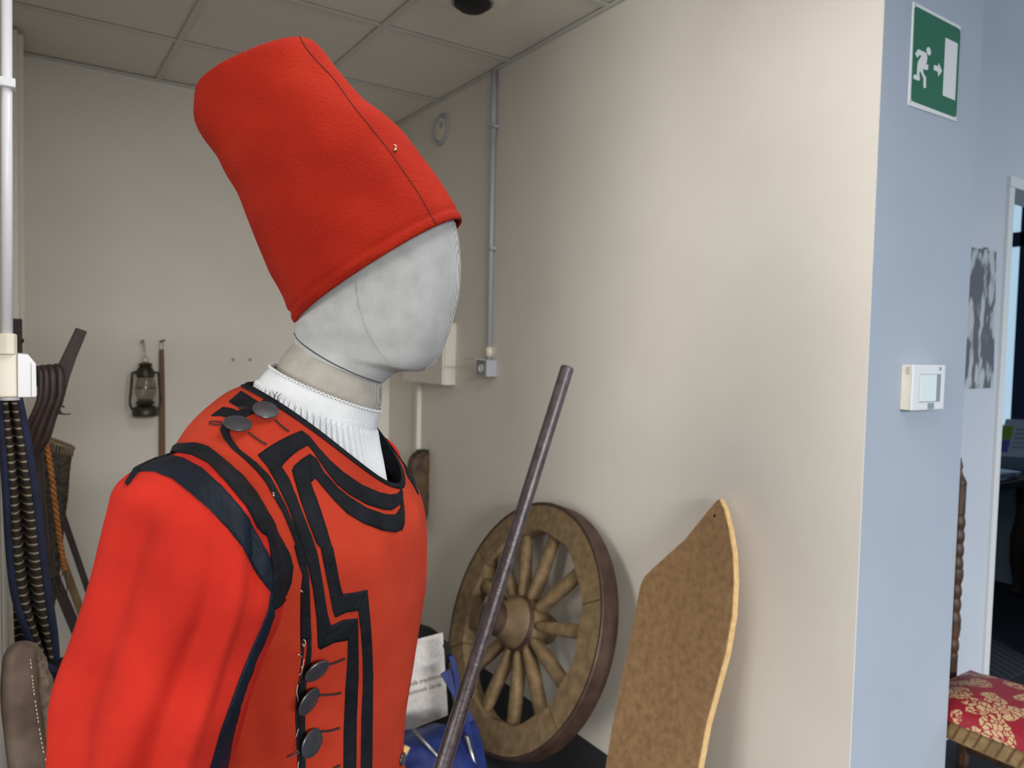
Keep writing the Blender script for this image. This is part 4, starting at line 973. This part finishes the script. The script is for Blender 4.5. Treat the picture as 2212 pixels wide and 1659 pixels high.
tag(tube('peg_leg', [atY(880, 1612, 1.9), atY(866, 1640, 1.9)], .010, M['boardedge'], bb, 8), 'pale wooden toggle')

# ============================================================ RIGHT SIDE
# exit sign
es = root('exit_sign', tuple(atY(2020, 130, YE)), 'green and white emergency exit sign with running figure on the pillar', 'sign')
sg = lambda x, y, d=0: atY(1800 + x / 2.7646, y / 2.765, YE - d)
prism('sign_plate', [sg(480, 8, .003), sg(767, 160, .003), sg(762, 185, .003), sg(738, 725, .003), sg(452, 628, .003), sg(450, 610, .003)], (0, -1, 0), .003, M['signwhite'], es, bev=.0008)
gp = [sg(*q, .0036) for q in ((497, 38), (745, 168), (758, 180), (760, 200), (737, 685), (733, 697), (722, 699), (478, 606), (467, 597), (465, 585), (486, 50), (490, 40))]
gf = prism('green_field', gp, (0, -1, 0), .0006, M['green'], es)
def pic(name, pts): prism(name, [sg(x, y, .0044) for x, y in pts], (0, -1, 0), .0007, M['signwhite'], gf)
pic('door_symbol', [(672, 225), (744, 260), (727, 600), (655, 570)])
pic('arrow_symbol', [(603, 388), (628, 396), (631, 377), (650, 425), (628, 455), (627, 430), (602, 418)])
hp2 = sg(571, 306, .0044)
pic('figure_head', [(571 + 12.5 * math.cos(a) - 1.5 * math.sin(a), 306 - 25 * math.sin(a) + 4 * math.cos(a)) for a in [2 * PI * i / 20 for i in range(20)]])
pic('figure_body', [(508, 294), (556, 316), (563, 345), (558, 372), (556, 385), (568, 388), (566, 416), (550, 418), (542, 410), (536, 420), (540, 440), (554, 462), (554, 526), (540, 524), (540, 468), (524, 432), (516, 424), (514, 440), (518, 478), (508, 482), (480, 470), (483, 444), (500, 450), (502, 420), (506, 372), (528, 332), (514, 330), (503, 345), (490, 320)])
for q in ((489, 28), (763, 174), (736, 708), (461, 606)):
    lathe('screw', [(.0022, 0), (.002, .001), (.0008, .0012)], M['greyplast'], es, frame_m(sg(*q, .003), (0, -1, 0)), 10)
# thermostat
yt = YE - .032; tp = lambda x, y, d=0: atY(1900 + x / 3.317, 700 + y / 3.318, yt - d)
tm = root('thermostat', tuple(atY(1995, 840, YE)), 'white wall thermostat with a pale display on the pillar', 'thermostat')
a = tp(245, 290); b = tp(460, 612)
box('base', a.x + .002, b.x - .002, YE - .026, YE, b.z + .001, a.z - .001, M['cream'], tm, .002)
fp = box('front_plate', a.x, b.x, yt, YE - .0255, b.z, a.z, M['signwhite'], tm, .003)
a2 = tp(290, 358); b2 = tp(430, 556)
box('display_recess', a2.x, b2.x, yt - .0006, yt + .001, b2.z, a2.z, M['greyplast'], fp)
a3 = tp(290, 362); b3 = tp(398, 552)
box('display', a3.x, b3.x, yt - .0022, yt - .0007, b3.z, a3.z, M['screen'], fp, .0005)
a4 = tp(345, 566); b4 = tp(385, 608); box('label_plate', a4.x, b4.x, yt - .0012, yt, b4.z, a4.z, M['greyplast'], fp)
lathe('dial', [(.0045, 0), (.0045, .0015), (.003, .002)], M['greyplast'], fp, frame_m(tp(434, 320), (0, -1, 0)), 16)
for k in range(5):
    zz_ = a.z - .008 - k * .004; box('vent_slot', a.x + .0015, a.x + .0022, YE - .022, YE - .012, zz_ - .0008, zz_ + .0008, M['greyplast'], tm)
# poster
y_ = Y2 - .002; pq = [atY(x, y, y_) for x, y in ((2085, 531), (2152.5, 544), (2146, 838), (2072, 841))]
ps_ = root('poster', tuple((pq[0] + pq[2]) / 2), 'narrow grey photographic poster on the wall beside the office door', 'poster')
prism('print', pq, (0, -1, 0), .0015, M['poster'], ps_)
tube('hanging_clip', [atY(2126, 536, y_ - .002), atY(2134, 537, y_ - .002)], .004, M['greyplast'], ps_, 8)
# carved chair
ch = root('carved_chair', (2.38, .95, 0), 'antique carved chair with a red damask seat beside the pillar', 'chair')
zs = .385; xl, xr_, yf, yb_ = 2.215, 2.585, .66, 1.16
rg = []
for i in range(14):
    t = i / 13; y = yf + .01 + (yb_ - yf - .02) * t; row = []
    for j in range(19):
        s = j / 18; x = xl - .006 + (xr_ - xl + .012) * s
        bz = zs + .012 + .045 * (1 - abs(2 * s - 1) ** 3.5) * (1 - abs(2 * t - 1) ** 4)
        row.append(Vector((x, y, bz)))
    rg.append([Vector((xl - .008, y, zs - .006))] + row + [Vector((xr_ + .008, y, zs - .006))])
o = loftrings(rg, 'seat_cushion', M['damask'], ch, closed=False)
for nm, x0, x1, y0, y1 in (('side_rail', xl, xl + .03, yf, yb_), ('side_rail', xr_ - .03, xr_, yf, yb_), ('front_rail', xl + .03, xr_ - .03, yf, yf + .03), ('back_rail', xl + .03, xr_ - .03, yb_ - .03, yb_)):
    box(nm, x0, x1, y0, y1, zs - .062, zs - .004, M['railwood'], ch, .004)
for k in range(16):
    y = yf + .03 + k * .028
    prism('carved_groove', [Vector((xl - .001, y, zs - .008)), Vector((xl - .001, y + .006, zs - .008)), Vector((xl - .001, y + .026, zs - .056)), Vector((xl - .001, y + .020, zs - .056))], (-1, 0, 0), .002, M['brownwood'], ch)
for x in (xl + .018, xr_ - .018):
    lathe('leg', [(.020, .0005), (.024, .02), (.016, .04), (.022, .08), (.014, .12), (.024, .18), (.016, .24), (.022, .32)], M['carved'], ch, Matrix.Translation((x, yf + .02, 0)), 16)
    lathe('leg', [(.020, .0005), (.020, .32)], M['carved'], ch, Matrix.Translation((x, yb_ - .01, 0)), 8)
    box('stretcher', x - .012, x + .012, yf + .03, yb_ - .02, .14, .17, M['carved'], ch, .004)
box('stretcher', xl + .02, xr_ - .02, .9, .925, .145, .165, M['carved'], ch, .003)
# back posts with barley twist and finial
xo = atY(2074, 1200, 1.18).x - .026
for x in (xl + .02, xr_ + .0):
    X_ = x if x < 2.4 else None
    pr = []; n = 120
    zlo, zhi = .33, atY(2074, 1045, 1.18).z
    for i in range(n + 1):
        t = i / n; z = zlo + (zhi - zlo) * t
        r = .019 + .0045 * abs(math.sin(t * 48)) if t < .86 and t > .18 else .021
        if .55 < t < .60 or .30 < t < .36: r = .025
        pr.append((r, z))
    pr += [(.022, zhi + .004), (.018, zhi + .015), (.010, zhi + .03), (.006, zhi + .045), (.009, zhi + .055), (.006, zhi + .07), (.002, zhi + .085)]
    xx = x if x < 2.4 else 2.5
    # the outer post leans slightly outwards like the photographed one
    pA = atY(2063, 1440, 1.18); pB = atY(2079, 1060, 1.18)
    W = Matrix.Translation((x, 1.18, 0)) if x < 2.4 else Matrix.Translation(((pA.x + pB.x) / 2 - .028, 1.18, 0))
    lathe('back_post', pr, M['carved'], ch, W, 14, cap=False)
box('back_panel', xl + .03, (pA.x + pB.x) / 2 - .05, 1.172, 1.188, .55, zhi - .05, M['carved'], ch, .004)
# desk seen through the door
dk = root('writing_desk', (4.9, 2.4, 0), 'dark wooden writing desk in the office seen through the doorway', 'desk')
box('desk_top', 4.35, 5.1, 1.86, 3.4, .70, .745, M['darkwood'], dk, .004)
box('desk_side', 4.45, 4.5, 1.95, 3.3, .50, .70, M['darkwood'], dk, .004)
for x, y in ((4.46, 1.98), (5.0, 1.98), (4.46, 3.2), (5.0, 3.2)):
    lathe('leg', [(.035, .0045), (.045, .03), (.028, .08), (.05, .2), (.055, .35), (.03, .5), (.04, .62), (.04, .70)], M['darkwood'], dk, Matrix.Translation((x, y, 0)), 16)
lf = root('leaflet', (4.62, 2.0, .80), 'white leaflet with a green and a violet block propped on the desk', 'leaflet')
nrm = (CAM - Vector((4.6, 2.0, .9))); nrm.z = 0; nrm.normalize()
lq = lambda x, y, d=0: onP(1900 + x / 3.317, 700 + y / 3.318, Vector((4.62, 2.02, .9)) + nrm * d, nrm)
prism('sheet', [lq(905, 680), (lq(1120, 690)), lq(1110, 960), lq(838, 945)], nrm, .002, M['paper'], lf)
prism('green_block', [lq(892, 730, .001), lq(962, 732, .001), lq(938, 828, .001), lq(870, 825, .001)], nrm, .0008, M['lime'], lf)
prism('violet_block', [lq(870, 828, .001), lq(938, 832, .001), lq(915, 922, .001), lq(852, 915, .001)], nrm, .0008, M['violet'], lf)
for k in range(5):
    y = 750 + k * 32; prism('print_line', [lq(972 - k * 6, y, .001), lq(1090 - k * 6, y + 4, .001), lq(1090 - k * 6, y + 12, .001), lq(972 - k * 6, y + 8, .001)], nrm, .0006, M['greyplast'], lf)
for k in range(6):
    o = box('magazine', -.10, .14, -.15, .15, 0, .006, M['paper'] if k % 2 else M['greyplast'], None, .001, W=Matrix.Translation((4.58 + .004 * k, 2.05, .7455 + k * .0068)) @ Matrix.Rotation(.15 * math.sin(k * 2.1), 4, 'Z'))
    tag(o, ['bottom magazine of the pile on the office desk', 'second magazine from the bottom of the desk pile', 'third magazine from the bottom of the desk pile', 'fourth magazine from the bottom of the desk pile', 'magazine just under the top of the desk pile', 'top magazine of the pile on the office desk'][k], 'magazine', 'magazines on the office desk')
